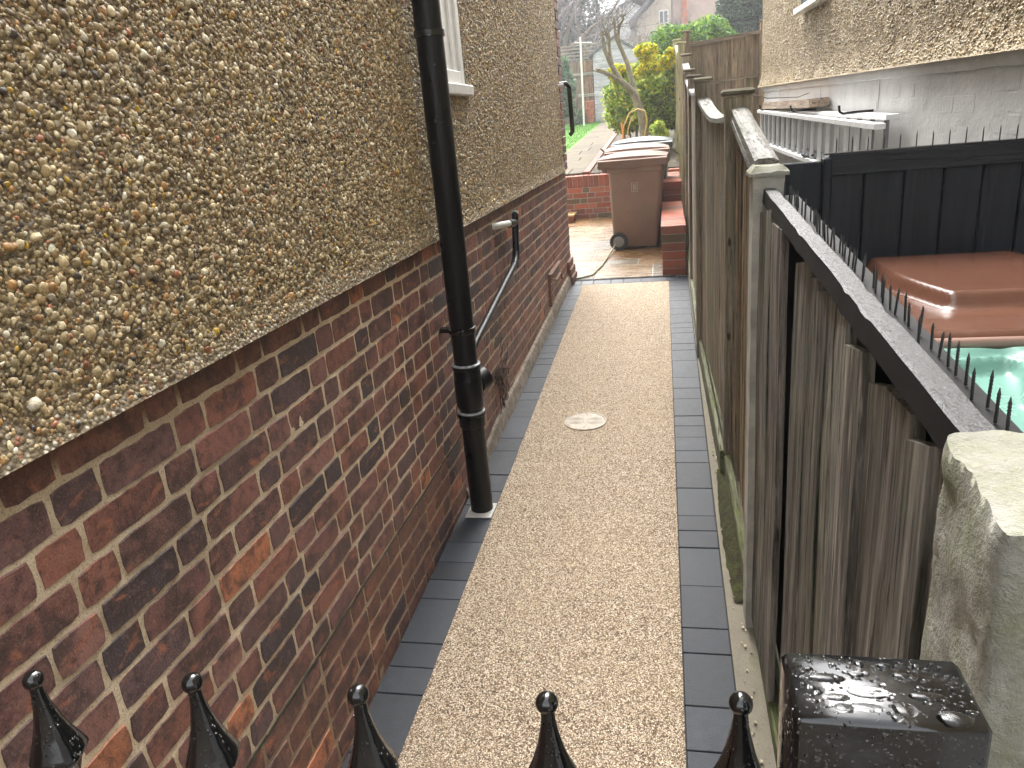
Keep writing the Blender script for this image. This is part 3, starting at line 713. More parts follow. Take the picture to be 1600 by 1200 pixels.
# near fence: leaning loose boards below a black rail
nf = thing('close_board_fence', 'silvered loose close board fence under a wet black rail beside the stone gate pier', 'fence', (.28, 1.4, gz(1.4))); N0 = Vector((.28, 1.4, gz(1.4)))
specs = [(2.223, 2.02, 1.49, .252), (2.01, 1.83, 1.475, .258), (1.70, 1.56, 1.447, .266), (1.55, 1.45, 1.44, .275), (1.445, 1.36, 1.432, .262), (1.352, 1.27, 1.425, .272), (1.262, 1.18, 1.43, .266),
         (1.172, 1.06, 1.42, .260), (1.055, .96, 1.405, .266), (.953, .86, 1.40, .262), (.852, .765, 1.395, .260), (.76, .69, 1.40, .268)]
for (ya, yb, zt, x) in specs:
    mb = MB(); k = random.choice((.6, .75, .9, 1.1))*random.uniform(.92, 1.1); g_ = random.uniform(.94, 1.02); mb.col = (k, k*g_, k*g_*.97)
    n_ = 1
    for q in range(n_):
        a_, b_ = ya-(ya-yb)*q/n_, ya-(ya-yb)*(q+1)/n_
        board_mesh(mb, x-.28+.006*q, b_+.0028-1.4, a_-.0028-1.4, .07, zt-N0.z+random.uniform(-.008, .008), .018, lean=random.uniform(-.006, .006), top=random.uniform(-.035, .02), twist=random.uniform(-.006, .012), wob=.007)
    mb.build('board', M['woodold'], nf)
mb = MB(); mb.col = (.8, .8, .75); mb.box(-.02, .03, -.75, .78, -.03, .068, .004); mb.build('gravel_board', M['gravelboard'], nf)
mb = MB(); mb.col = (.5, .5, .5); mb.box(.022, .06, -.72, .8, .25, .32, .004); mb.box(.022, .06, -.72, .8, 1.05, 1.12, .004); mb.build('arris_rail', M['woody'], nf)
# black rail: 13 segments with dents
def rail_z(y): return 1.410+.0525*y+0.0
mb = MB(); vs = []; fs = []; ys = np.linspace(.70, 2.24, 60)
for i, y in enumerate(ys):
    n_ = .0025*mnoise.noise(Vector((y*9, 0, 0))); dent = -.004 if any(abs(y-q) < .02 for q in (1.62, 1.20, 1.08)) else 0; z = rail_z(y)+n_+dent
    n2_ = .002*mnoise.noise(Vector((y*7, 5, 0)))
    for (x, zz) in ((.258+n2_, z-.034), (.262+n2_, z), (.266+n2_, z+.002), (.293+n2_, z+.001), (.297+n2_, z-.003), (.296, z-.034)): vs.append((x-.28, y-1.4, zz-N0.z))
    if i:
        for q in range(6): b = 6*i; fs.append((b-6+q, b-6+(q+1) % 6, b+(q+1) % 6, b+q))
fs += [tuple(range(6)), tuple(6*59+q for q in range(6))][::1]
mb.add(vs, fs); mb.m = [(0 if (len(f) == 4 and (f[0] % 6) in (1, 2, 3)) else 1) for f in mb.f]; mb.build('top_rail', [M['blackrail'], M['matt']], nf)
# spike strip
ss = thing('spike_strip', 'black board with a row of upright screw spikes behind the black rail of the fence', 'spike strip', (.32, 1.4, 1.4)); 
mb = MB(); vs = []; fs = []
for i, y in enumerate(ys):
    z = rail_z(y)-.022
    for (x, zz) in ((.300, z-1.30), (.299, z), (.335+.012*(y-.7), z-.002), (.312, z-1.30)): vs.append((x-.32, y-1.4, zz-1.4))
    if i:
        for q in range(4): b = 4*i; fs.append((b-4+q, b-4+(q+1) % 4, b+(q+1) % 4, b+q))
fs += [(0, 1, 2, 3), tuple(4*59+q for q in (3, 2, 1, 0))]
mb.add(vs, fs); mb.build('base_board', M['matt'], ss)
def screw(mb, x, y, z, h, r=.0021, lean=(0, 0)):
    pts = []; rs = []; n = 9
    for k in range(n*2+1):
        f_ = k/(2*n); pts.append((x+lean[0]*f_, y+lean[1]*f_, z+h*.86*f_)); rs.append(r*(1.0 if k % 2 else .72))
    pts.append((x+lean[0], y+lean[1], z+h)); rs.append(.0003)
    mb.tube(pts, rs, 7)
spm = m_plain('dull_spike_metal', (.05, .055, .055), .5, .3, 60, metal=.5)
for k in range(50):
    y = .745+.0298*k+random.uniform(-.007, .007); mb = MB(); x = .318+random.uniform(-.006, .006)
    screw(mb, x-.32, y-1.4, rail_z(y)-.022-1.4, .04+random.uniform(-.006, .005), lean=(random.uniform(-.003, .003), random.uniform(-.003, .003)))
    mb.build('spike', spm, ss, smooth=True)
# concrete post
cp = thing('concrete_post', 'pale square concrete fence post with a crumbling top at the end of the black rail', 'post', (.275, 2.27, gz(2.27)))
mb = MB(); vs = []; fs = []; seg = 16; H = 1.57-gz(2.27)
for j in range(seg+1):
    z = -.02+(H+.02)*j/seg; e = .003*mnoise.noise(Vector((z*9, 2, 0)))
    for (x, y) in ((-.042+e, -.045), (.042, -.045-e), (.042+e, .05), (-.042, .05)): vs.append((x, y, z))
    if j:
        for q in range(4): b = 4*j; fs.append((b-4+q, b-4+(q+1) % 4, b+(q+1) % 4, b+q))
fs += [(0, 1, 2, 3), tuple(4*seg+q for q in (3, 2, 1, 0))]
mb.add(vs, fs); mb.build('shaft', M['post_concrete'], cp)
mb = MB(); vs = []; 
for i in range(7):
    for j in range(7):
        x = -.052+.104*i/6; y = -.055+.115*j/6; e = .0 if i in (0, 6) or j in (0, 6) else .016
        vs.append((x, y, H+.001+e+.012*mnoise.noise(Vector((x*50, y*50, 1)))))
base = [(x, y, H-.008) for x, y, z in vs]
fs = [(i*7+j, (i+1)*7+j, (i+1)*7+j+1, i*7+j+1) for i in range(6) for j in range(6)]
fs += [tuple(49+q for q in f)[::-1] for f in fs]
per = [(i, 0) for i in range(7)]+[(6, j) for j in range(1, 7)]+[(i, 6) for i in range(5, -1, -1)]+[(0, j) for j in range(5, 0, -1)]
for a_, b_ in zip(per, per[1:]+per[:1]): p1 = a_[0]*7+a_[1]; p2 = b_[0]*7+b_[1]; fs.append((p1, p2, 49+p2, 49+p1))
mb.add(vs+base, fs); mb.build('crumbled_cap', M['concrete'], cp)
# timber fence running to the garden: posts and panels
tf = thing('panel_fence', 'tall brown timber panel fence with capped posts running beside the path to the garden', 'fence', (.25, 5, gz(5))); T0 = Vector((.25, 5, gz(5)))
posts = [(.235, 3.3, 1.79, .10), (.175, 4.95, 1.905, .09), (.18, 6.6, 1.99, .09), (.18, 7.9, 2.10, .09), (.19, 9.35, 2.33, .10)]
for i, (x, y, zt, wd) in enumerate(posts):
    mb = MB(); k = random.uniform(.85, 1.15); mb.col = (k, k, k)
    mb.box(x-T0.x, x+wd-T0.x, y-T0.y, y+.09-T0.y, -.1, zt-.004-T0.z, .005); po = mb.build('post', M['wood'], tf)
    mb = MB(); mb.col = (1.1, 1.1, 1.05); mb.box(x-.014-T0.x, x+wd+.014-T0.x, y-.014-T0.y, y+.104-T0.y, zt-T0.z, zt+.026-T0.z, .009); mb.build('post_cap', M['woodx'], po)
def panel(xa, xb, ya, yb, zta, ztb, name='panel', sag=0., wcol=(1, 1, 1), zb_=.14, bw=.10):
    mb = MB(); n_ = max(2, int(abs(yb-ya)/bw))
    for q in range(n_):
        a_ = ya+(yb-ya)*q/n_; b_ = ya+(yb-ya)*(q+1)/n_; f0 = (q+.5)/n_
        zt = zta+(ztb-zta)*f0-sag*math.sin(math.pi*f0); x = xa+(xb-xa)*f0; k = random.uniform(.55, 1.1)
        mb.col = (k*wcol[0], k*wcol[1]*random.uniform(.95, 1.02), k*wcol[2]*random.uniform(.93, 1.02))
        board_mesh(mb, x-T0.x+random.uniform(0, .004), a_-.012-T0.y, b_-T0.y, gz(a_)+zb_-T0.z, zt-T0.z-.012, .012, wob=.002, twist=.006, seg=8)
    pn = mb.build(name, M['wood'], tf)
    mb = MB(); mb.col = (1, 1, 1); vs = []; fs = []; K = 12
    for i in range(K+1):
        f0 = i/K; y = ya+(yb-ya)*f0; zt = zta+(ztb-zta)*f0-sag*math.sin(math.pi*f0); x = xa+(xb-xa)*f0
        for (dx, dz) in ((-.018, -.006), (-.016, .014), (.05, .020), (.052, -.002)): vs.append((x+dx-T0.x, y-T0.y, zt+dz-T0.z))
        if i:
            for q in range(4): b = 4*i; fs.append((b-4+q, b-4+(q+1) % 4, b+(q+1) % 4, b+q))
    fs += [(0, 1, 2, 3), tuple(4*K+q for q in (3, 2, 1, 0))]
    mb.add(vs, fs); mb.build('capping', M['woody'], pn)
    mb = MB(); mb.col = (.8, .8, .8)
    xm = (xa+xb)/2
    for zz in (.35, 1.15):
        mb = MB(); mb.col = (.8, .8, .8); mb.box(xm+.018-T0.x, xm+.05-T0.x, min(ya, yb)+.02-T0.y, max(ya, yb)-.02-T0.y, zz-.04, zz+.04, .004)
        mb.build('batten', M['woody'], pn)
panel(.268, .262, 3.295, 2.325, 1.70, 1.545, wcol=(1.0, .88, .76))
panel(.255, .205, 3.40, 4.945, 1.70, 1.80, sag=.05, wcol=(.95, .93, .88))
panel(.205, .20, 5.05, 6.595, 1.86, 1.90, sag=.03)
panel(.205, .205, 6.70, 7.895, 1.93, 2.02, sag=.03)
panel(.205, .21, 8.0, 9.345, 2.06, 2.24, wcol=(.9, .92, .9))
# the weathered fat rail dropping from the first post to the concrete one
mb = MB(); mb.col = (1.15, 1.15, 1.15)
vs = []; A0 = Vector((.286, 3.30, 1.735)); B0 = Vector((.275, 2.31, 1.592)); dd = (B0-A0)
nrm = Vector((0, -dd.z, dd.y)).normalized(); nrm = -nrm if nrm.z < 0 else nrm
for P_ in (A0, B0):
    for (dx, dn) in ((-.030, -.03), (-.030, .006), (-.02, .012), (.02, .012), (.036, .004), (.036, -.03)): vs.append(P_+Vector((dx, 0, 0))+nrm*dn-T0)
mb.add(vs, [(0, 1, 2, 3, 4, 5), (11, 10, 9, 8, 7, 6)]+[(q, (q+1) % 6, 6+(q+1) % 6, 6+q) for q in range(6)])
mb.build('sloping_rail', M['woody'], tf, smooth=True, angle=20)
# gravel boards and base timbers
mb = MB(); mb.col = (.95, .95, .9)
vs = []
def beam(mb, a_, b_, w_, h_, o):
    a_, b_ = Vector(a_), Vector(b_); vs = []
    for P_ in (a_, b_):
        for (dx, dz) in ((0, 0), (0, h_-.006), (.006, h_), (w_-.004, h_), (w_, h_-.004), (w_, 0)): vs.append(P_+Vector((dx, 0, dz))-o)
    mb.add(vs, [(0, 1, 2, 3, 4, 5), (11, 10, 9, 8, 7, 6)]+[(q, (q+1) % 6, 6+(q+1) % 6, 6+q) for q in range(6)])
beam(mb, (.183, 5.2, gz(5.2)-.02), (.218, 3.30, gz(3.3)-.02), .022, .145, T0)
beam(mb, (.212, 5.15, gz(5.2)-.02), (.245, 3.32, gz(3.3)-.02), .020, .165, T0)
beam(mb, (.182, 9.3, gz(9.3)-.02), (.183, 5.25, gz(5.25)-.02), .028, .15, T0)
mb.build('gravel_board', M['gravelboard'], tf)
mb = MB(); mb.col = (1, 1, .8); beam(mb, (.236, 3.28, gz(3.3)-.02), (.245, 2.33, gz(2.3)-.02), .03, .13, T0); mb.build('gravel_board', M['gravelboard'], tf)
# moss and dirt heap along the gravel board
vs = []; fs = []; N = 60
for i in range(N+1):
    y = 2.35+(3.35-2.35)*i/N; k = math.sin(math.pi*i/N)
    for q, (dx, dz) in enumerate(((-.03, -.004), (-.015, .02), (0.01, .045), (.03, .05))):
        vs.append((.225+dx*(.6+k*.5)+.006*mnoise.noise(Vector((y*20, q, 0))), y, gz(y)+dz*(.25+k)+.008*mnoise.noise(Vector((y*25, q*2, 3)))))
    if i:
        for q in range(3): b = 4*i+q; fs.append((b-4, b, b+1, b-3))
mb = MB(); mb.add(vs, fs); meta(mb.build('moss_bank', M['moss'], smooth=True, fixn=False), 'moss and dirt heaped against the base of the fence by the concrete post', 'moss', kind='stuff')
# pebbles of debris on the strip
mb = MB()
for k in range(70):
    y = random.uniform(1.2, 5.0); x = .195+random.uniform(0, .03)+(.03 if y < 2.3 else 0)*random.random(); k_ = random.uniform(.3, 1.4); mb.col = (k_, k_*.95, k_*.85)
    mb.ball((x, y, gz(y)+.002), random.uniform(.002, .006), 6, (1, 1.2, .7))
meta(mb.build('loose_gravel', m_plain('grit', (.42, .38, .30), .8, .3, 40, useattr=True), smooth=True), 'loose grit and crumbs lying along the foot of the fence', 'gravel', kind='stuff')

# ================================================================== STONE PIER, GATE POST, GATE
pr = thing('stone_pier', 'rough mossy concrete gate pier with a lichen topped cap at the near right', 'pier', (.37, .59, 0))
mb = MB(); bm_v = []; NX, NY, NZ = 10, 8, 26
def pier_pt(x, y, z):
    n_ = mnoise.noise(Vector((x*14, y*14, z*14)))*.006+mnoise.noise(Vector((x*45, y*45, z*45)))*.003
    return (x+n_-.37+(y-.5)*.09, y+n_*.7-.59, z+n_)
X0, X1, Y0, Y1, Z1 = .221, .52, .500, .675, 1.460
def rounded(x, y, z):
    r = .008
    cx = min(max(x, X0+r), X1-r); cy = min(max(y, Y0+r), Y1-r); cz = min(z, Z1-r*.5)
    d_ = Vector((x-cx, y-cy, (z-cz)*2))
    if d_.length > r: d_ = d_.normalized()*r
    return pier_pt(cx+d_.x, cy+d_.y, cz+d_.z/2)
def face(fn, nu, nv):
    vs = []; fs = []
    for j in range(nv+1):
        for i in range(nu+1): vs.append(rounded(*fn(i/nu, j/nv)))
    for j in range(nv):
        for i in range(nu): q = j*(nu+1)+i; fs.append((q, q+1, q+nu+2, q+nu+1))
    mb.add(vs, fs)
L_ = lambda a, b, f: a+(b-a)*f
face(lambda u, v: (X0, L_(Y0, Y1, u), L_(0, Z1, v)), 24, 120); face(lambda u, v: (X1, L_(Y0, Y1, u), L_(0, Z1, v)), 24, 60)
face(lambda u, v: (L_(X0, X1, u), Y0, L_(0, Z1, v)), 30, 120); face(lambda u, v: (L_(X0, X1, u), Y1, L_(0, Z1, v)), 30, 60)
face(lambda u, v: (L_(X0, X1, u), L_(Y0, Y1, v), Z1), 40, 30)
mb.build('pier', M['concrete'], pr, smooth=True, angle=60)
gpst = thing('gate_post', 'square black metal gate post cap covered in raindrops at the lower right', 'post', (.108, .358, 0))
mb = MB(); mb.box(-.0475, .0475, -.0255, .0255+.004, 0, 1.445, .0035); mb.build('shaft', M['wetblack'], gpst, smooth=True, angle=50)
mb = MB(); rr = random.Random(9)
for k in range(150):
    big = k < 14; r = rr.uniform(.003, .008) if big else rr.choice([.0006, .0009, .0013, .0019])*rr.uniform(.8, 1.2)
    x, y = rr.uniform(-.041, .041), rr.uniform(-.021, .024)
    mb.ball((x, y, 1.4451), r, 12 if big else 8, (rr.uniform(.8, 1.9) if big else 1.2, rr.uniform(.6, 1.0), .22 if big else .42))
for k in range(260):
    r = rr.choice([.0004, .0006, .0008]); mb.ball((rr.uniform(-.045, .045), -.0256, rr.uniform(1.36, 1.441)), r, 6, (1, .5, 1.1))
meta(mb.build('rain_drops', M['water'], gpst, smooth=True), kind='stuff')
gt = thing('metal_gate', 'black metal gate with ball tipped spear finials across the bottom of the view', 'gate', (-.23, .40, 0))
FX = [(-.486, .388, 1.387), (-.352, .395, 1.389), (-.2215, .397, 1.387), (-.086, .40, 1.389), (.0405, .407, 1.393)]
def finial(x, y, zt):
    mb = MB(); o = Vector((-.23, .40, 0)); x -= o.x; y -= o.y; zc = zt-.008
    mb.ball((x, y, zc), .0078, 16)
    prof_ = [(zc-.005, .0046), (zc-.014, .0050), (zc-.024, .0062), (zc-.038, .0090), (zc-.052, .0130), (zc-.066, .0182), (zc-.070, .0196), (zc-.0725, .0196), (zc-.082, .0130), (zc-.096, .0088), (zc-.115, .0085)]
    vs = []; fs = []; n = 12
    for (z, r) in prof_:
        for k in range(n):
            a_ = 2*math.pi*k/n+.5; q = 3.2 if r > .006 else 2.2; c, s_ = math.cos(a_), math.sin(a_)
            rad = r/((abs(c)**q+abs(s_)**q)**(1/q)); cc = math.cos(.35); s2 = math.sin(.35); px_, py_ = rad*c, rad*s_
            vs.append((x+px_*cc-py_*s2, y+px_*s2+py_*cc, z))
    for i in range(len(prof_)-1):
        for k in range(n): fs.append((i*n+k, i*n+(k+1) % n, (i+1)*n+(k+1) % n, (i+1)*n+k))
    mb.add(vs, fs); fo = mb.build('finial', M['wetblack'], gt, smooth=True, angle=50)
    mb = MB()
    for k in range(60):
        f_ = rr.random(); z = L_(zc-.012, zc-.066, f_); r = np.interp(-z, [-p_[0] for p_ in prof_], [p_[1] for p_ in prof_]); a_ = rr.uniform(math.pi, 2*math.pi)
        mb.ball((x+r*.98*math.cos(a_), y+r*.98*math.sin(a_), z), rr.choice([.0004, .0006, .0009]), 6)
    meta(mb.build('rain_drops', M['water'], fo, smooth=True), kind='stuff')
    return zc-.11
for (x, y, zt) in FX: finial(x, y, zt)
for (x, y, zt) in FX+[(-.615, .385, 1.387)]:
    mb = MB(); mb.box(x+.23-.0078, x+.23+.0078, y-.4-.0078, y-.4+.0078, .06, zt-.118, .001); mb.build('bar', M['wetblack'], gt)
for z_ in (1.19, .10):
    mb = MB(); mb.box(-.72+.23, .052+.23, -.012, .012, z_, z_+.025, .002); mb.build('cross_rail', M['wetblack'], gt)

# ================================================================== BLACK BIN STORE + BINS
bs = thing('black_board_screen', 'black painted board screen with spikes on its top behind the lidded bins', 'fence', (.8, 3.0, gz(3)))
S0 = Vector((.8, 3.0, gz(3)))
def bz(x): return 1.485+.004*(x-.56)
mb = MB()
xs = [.585, .70, .835, .965, 1.09, 1.215, 1.31, 1.34]
for a_, b_ in zip(xs[:-1], xs[1:]): mb.box(a_+.003-S0.x, b_-.003-S0.x, 0, .018, -.05, 1.53-S0.z, .003)
mb.box(.5-S0.x, 1.34-S0.x, .020, .03, -.05, 1.53-S0.z); mb.build('boarding', M['blackwood'], bs)
mb = MB(); mb.box(.575-S0.x, 1.34-S0.x, -.022, -.002, 1.482-S0.z, 1.555-S0.z, .003); mb.build('top_rail', m_wood('black_rail_wood', (.006, .0075, .010), (.017, .020, .026), 'x', rough=.45, useattr=False), bs)
mb = MB(); mb.box(.555-S0.x, .583-S0.x, -.03, .035, -.05, 1.545-S0.z, .003); mb.box(.40-S0.x, .554-S0.x, .0, .02, -.05, 1.535-S0.z, .004); mb.build('end_panel', M['blackwood'], bs)
mb = MB(); mb.box(.56-S0.x, 1.34-S0.x, -.02, .02, 1.5555-S0.z, 1.561-S0.z, .001); mb.build('spike_base', M['black'], bs)
for k in range(15):
    mb = MB(); x = .60+.053*k; h = .052+random.uniform(-.004, .004); mb.tube([(x-S0.x, 0, 1.561-S0.z), (x-S0.x, 0, 1.561-S0.z+h*.75), (x-S0.x, 0, 1.561-S0.z+h)], [.0024, .002, .0003], 6); mb.build('spike', spm, bs)

def bin_box(mb, lv, seg=6):
    """loft of rounded rectangles; lv = list of (z, x0, x1, y0, y1, r)"""
    vs = []; fs = []; n = None
    for (z, x0, x1, y0, y1, r) in lv:
        ring = []
        for (cx, cy, a0) in ((x1-r, y1-r, 0), (x0+r, y1-r, 90), (x0+r, y0+r, 180), (x1-r, y0+r, 270)):
            for k in range(seg+1): a_ = math.radians(a0+90*k/seg); ring.append((cx+r*math.cos(a_), cy+r*math.sin(a_), z))
        n = len(ring); vs += ring
    for i in range(len(lv)-1):
        for k in range(n): fs.append((i*n+k, i*n+(k+1) % n, (i+1)*n+(k+1) % n, (i+1)*n+k))
    fs.append(tuple(range(n))[::-1]); fs.append(tuple((len(lv)-1)*n+k for k in range(n))); mb.add(vs, fs)
def wheel(parent, x, y, z, r=.10, face=-1):
    mb = MB()
    pr_ = [(r*.62, -.022), (r*.9, -.022), (r, -.012), (r, .012), (r*.9, .022), (r*.62, .022)]
    vs = []; fs = []; n = 28
    for (q, dy) in pr_:
        for k in range(n): a_ = 2*math.pi*k/n; vs.append((x+q*math.cos(a_), y+dy, z+q*math.sin(a_)))
    for i in range(len(pr_)):
        for k in range(n): j = (i+1) % len(pr_); fs.append((i*n+k, i*n+(k+1) % n, j*n+(k+1) % n, j*n+k))
    mb.add(vs, fs); wo_ = mb.build('wheel', M['rubber'], parent, smooth=True, angle=35)
    mb = MB(); mb.tube([(x, y-.018, z), (x, y+.018, z)], r*.615, 24); mb.tube([(x, y-.026, z), (x, y-.018, z)], r*.2, 14)
    mb.build('rim', m_plain('grey_rim', (.22, .22, .22), .5, .2, 30) if 'rim' not in M else M['rim'], wo_, smooth=True, angle=30)
def side_bin(name, label, loc, rotz, mb_body, mb_lid, mark=False, wheels=True, h=.94):
    """wheelie bin seen side on: wheels and handle to -x"""
    o = thing(name, label, 'wheelie bin', loc, rotz, None)
    mb = MB(); bin_box(mb, [(.03, -.255, .225, -.22, .22, .03), (.05, -.262, .235, -.235, .235, .04), (h*.55, -.275, .268, -.262, .262, .04), (h-.09, -.285, .298, -.28, .28, .04), (h-.085, -.298, .308, -.292, .292, .035), (h, -.300, .312, -.295, .295, .035)])
    mb.build('body', mb_body, o, smooth=True, angle=35)
    mb = MB(); poly = [(-.30, h-.09), (-.35, h-.06), (-.385, h+.0), (-.38, h+.035), (-.30, h+.03)]
    mb.prism(poly, lambda p_: Vector((p_[0], -.26, p_[1])), lambda p_: Vector((p_[0], .26, p_[1]))); mb.build('handle', mb_body, o)
    # lid: shallow dome with a turned-down skirt that dips in the middle of the side
    mb = MB(); vs = []; fs = []; NXX = 24
    for i in range(NXX+1):
        x = -.39+.745*i/NXX; dome = .075*math.sin(math.pi*min(1, max(0, (i+1.5)/(NXX+2.5))))**.55; dip = .028*math.exp(-((x)/.085)**2)
        zt = h+.035+.0; hw = .315
        pf = [(-hw, h-.028-dip), (-hw-.004, zt+.01), (-hw+.03, zt+.022), (-hw+.035, zt+.018+dome*.35), (-.18, zt+.012+dome*.9), (0, zt+.015+dome), (.18, zt+.012+dome*.9), (hw-.035, zt+.018+dome*.35), (hw-.03, zt+.022), (hw+.004, zt+.01), (hw, h-.028-dip)]
        for (y_, z_) in pf: vs.append((x, y_, z_))
        if i:
            for q in range(10): b = 11*i+q; fs.append((b-11, b, b+1, b-10))
    fs += [tuple(range(11)), tuple(11*NXX+q for q in range(10, -1, -1))]
    mb.add(vs, fs); ld = mb.build('lid', mb_lid, o, smooth=True, angle=28)
    if wheels:
        for s_ in (-1, 1): wheel(o, -.20, s_*.255, .10, .10)
        mb = MB(); mb.tube([(-.20, -.24, .10), (-.20, .24, .10)], .012, 8); mb.build('axle', M['rubber'], o)
    return o
B1 = side_bin('wheelie_bin', 'brown wheelie bin in front, its wheel and embossed square mark towards the path', (-.335, 8.87, gz(8.87)-.012), math.radians(-3), M['binbrown'], m_plain('brown_lid_plastic', (.17, .108, .08), .62, .1, 6, .001, rvar=.1, spec=.2))
# embossed mark (a square outline around a letter)
mb = MB(); y_ = -.2775; zc = .69; 
def bar2(xa, xb, za, zb2): mb.box(xa, xb, y_-.004, y_+.002, za, zb2)
bar2(-.03, .03, zc+.045, zc+.049); bar2(-.03, .03, zc-.049, zc-.045); bar2(-.034, -.030, zc-.049, zc+.049); bar2(.030, .034, zc-.049, zc+.049)
bar2(-.014, -.008, zc-.03, zc+.03); bar2(-.008, .012, zc+.024, zc+.03); bar2(-.008, .012, zc-.003, zc+.003); bar2(-.008, .012, zc-.03, zc-.024); bar2(.010, .016, zc+.003, zc+.024); bar2(.010, .016, zc-.024, zc-.003)
mb.build('embossed_mark', m_plain('worn_mark', (.50, .40, .33), .6, .1, 30), B1)
side_bin('wheelie_bin', 'second brown wheelie bin, mostly hidden behind the one with the embossed mark', (-.33, 9.52, gz(9.52)+.02), math.radians(2), M['binbrown'], m_plain('faded_brown_lid', (.20, .138, .108), .62, .12, 6, .001, rvar=.1, spec=.2))
side_bin('wheelie_bin', 'dark grey wheelie bin behind the two brown bins beside the raised bed', (-.27, 10.18, gz(10.18)+.05), math.radians(-2), M['bindark'], m_plain('grey_lid', (.06, .075, .08), .4, .12, 6, .001, spec=.3))
for q, o in enumerate([x for x in C.objects if x.name.startswith('wheelie_bin')]): o['group'] = 'wheelie bins on the patio'

RID = [(-.92, .70), (-.35, .73), (-.12, .79), (-.03, .70), (-.05, .50), (-.20, .05), (-.24, -.5), (-.1, -.95)]
def top_bin(name, label, x0, x1, y0, y1, zt, mat, mlight, style):
    o = thing(name, label, 'wheelie bin', ((x0+x1)/2, (y0+y1)/2, gz((y0+y1)/2)))
    ox, oy, oz = o.location; W = (x1-x0)/2; D = (y1-y0)/2; z = zt-oz
    mb = MB(); bin_box(mb, [(.03, -W*.75, W*.75, -D*.7, D*.7, .04), (z-.12, -W*.93, W*.93, -D*.93, D*.93, .05), (z-.06, -W*.95, W*.95, -D*.95, D*.95, .05)]); mb.build('body', mat, o, smooth=True, angle=35)
    mb = MB(); NX_, NY_ = 72, 84; vs = []; fs = []
    def sm(e0, e1, v): t_ = min(1, max(0, (v-e0)/(e1-e0))); return t_*t_*(3-2*t_)
    for j in range(NY_+1):
        for i in range(NX_+1):
            u = -1+2*i/NX_; v = -1+2*j/NY_
            edge = min(1-abs(u), 1-abs(v)); hgt = -.02+.022*sm(0, .05, edge)
            if style == 'brown':
                rx = -.62+.32*sm(-.35, .9, -v)  # slanting left shoulder
                hgt += .045*sm(rx, rx+.12, u)*sm(-.55, -.42, v)*sm(.0, .1, 1-abs(v))*sm(0, .1, 1-u)
                hgt += .012*sm(-.95, -.7, v)*sm(0, .2, 1-abs(u))
            else:
                dm = 9; sd = 0
                for (a0, b0), (a1, b1) in zip(RID[:-1], RID[1:]):
                    ex, ey = a1-a0, b1-b0; tt = min(1, max(0, ((u-a0)*ex+(v-b0)*ey)/(ex*ex+ey*ey))); dx_, dy_ = u-a0-tt*ex, v-b0-tt*ey; q_ = math.hypot(dx_, dy_)
                    if q_ < dm: dm = q_; sd = dx_*ey-dy_*ex
                hgt += .028*math.exp(-(dm/.05)**2)+(.030*sm(0, .16, dm) if sd < 0 else -.012*sm(0, .10, dm))*sm(0, .12, edge)
                hgt += .010*math.exp(-((v-.90)/.02)**2)
            vs.append((u*W, v*D, z+hgt))
    for j in range(NY_):
        for i in range(NX_): q = j*(NX_+1)+i; fs.append((q, q+1, q+NX_+2, q+NX_+1))
    # skirt
    n0 = len(vs); per = [i for i in range(NX_+1)]+[(j)*(NX_+1)+NX_ for j in range(1, NY_+1)]+[NY_*(NX_+1)+i for i in range(NX_-1, -1, -1)]+[j*(NX_+1) for j in range(NY_-1, 0, -1)]
    for p_ in per: vs.append((vs[p_][0]*1.006, vs[p_][1]*1.006, z-.055))
    for a_ in range(len(per)): b_ = (a_+1) % len(per); fs.append((per[a_], per[b_], n0+b_, n0+a_))
    mb.add(vs, fs); ld = mb.build('lid', mat, o, smooth=True, angle=50)
    mb = MB(); mb.tube([(-W*.8, -D-.012, z-.02), (W*.8, -D-.012, z-.02)], .014, 12); mb.build('lid_edge', mlight, ld, smooth=True)
    for s_ in (-1, 1): wheel(o, s_*W*.8, D*.6, .09, .09)
    return o
top_bin('large_bin', 'wet red brown lidded bin standing in front of the black board screen', .56, 1.22, 2.08, 2.93, 1.135, M['binred'], m_plain('pale_brown_edge', (.28, .17, .135), .3, .1, 6), 'brown')
top_bin('large_bin', 'pale mint green lidded bin between the black spiked fence and the right house', .50, 1.20, 1.36, 2.03, 1.085, M['bingreen'], M['bingreen'], 'green')

# ================================================================== RIGHT HOUSE
WP = Vector((1.10, 9.5, 0)); ta = Vector((.038, -1, 0)).normalized()      # runs towards the camera
na = Vector((-1, -.038, 0)).normalized()
rh = thing('house', 'pebbledashed neighbouring house with a white painted brick base on the right', 'house', WP)
def prh(u, ww, o): return ta*u+Vector((0, 0, ww))+na*o
def top_line(u): return 1.93-.0115*u
bedr = [1.875-.082*i for i in range(23)][::-1]
bw = brickwork(0, 11, bedr, prh, [(.8, .8, .8)], bond='stretcher', mj=.008, inner=.006, proud=.0012, L=.235, wob=.002)
gr = grid_face(0, 11, -.1, 1.93, prh, 160, 40, lambda u, z: .0000+.0022*mnoise.noise(Vector((u*9, z*22, 7))), lambda u, z: (.9, .9, .9))
merge_wall('painted_brick_base', bw, gr, [M['whitebrick'], M['whitebrick']], rh)
mb = MB(); vs = []; fs = []; N = 200
for i in range(N+1):
    u = 11*i/N; e = .008*mnoise.noise(Vector((u*5, 0, 0)))+.004*mnoise.noise(Vector((u*25, 0, 0)))
    for (o_, z_) in ((.0, top_line(u)-.055+e*.6), (.020, top_line(u)-.052+e*.6), (.034, top_line(u)+e-.004), (.03, top_line(u)+.02)): vs.append(prh(u, z_, o_))
    if i:
        for q in range(3): b = 4*i+q; fs.append((b-4, b, b+1, b-3))
mb.add(vs, fs); mb.build('ledge', M['whitebrick'], rh, smooth=True, fixn=False)
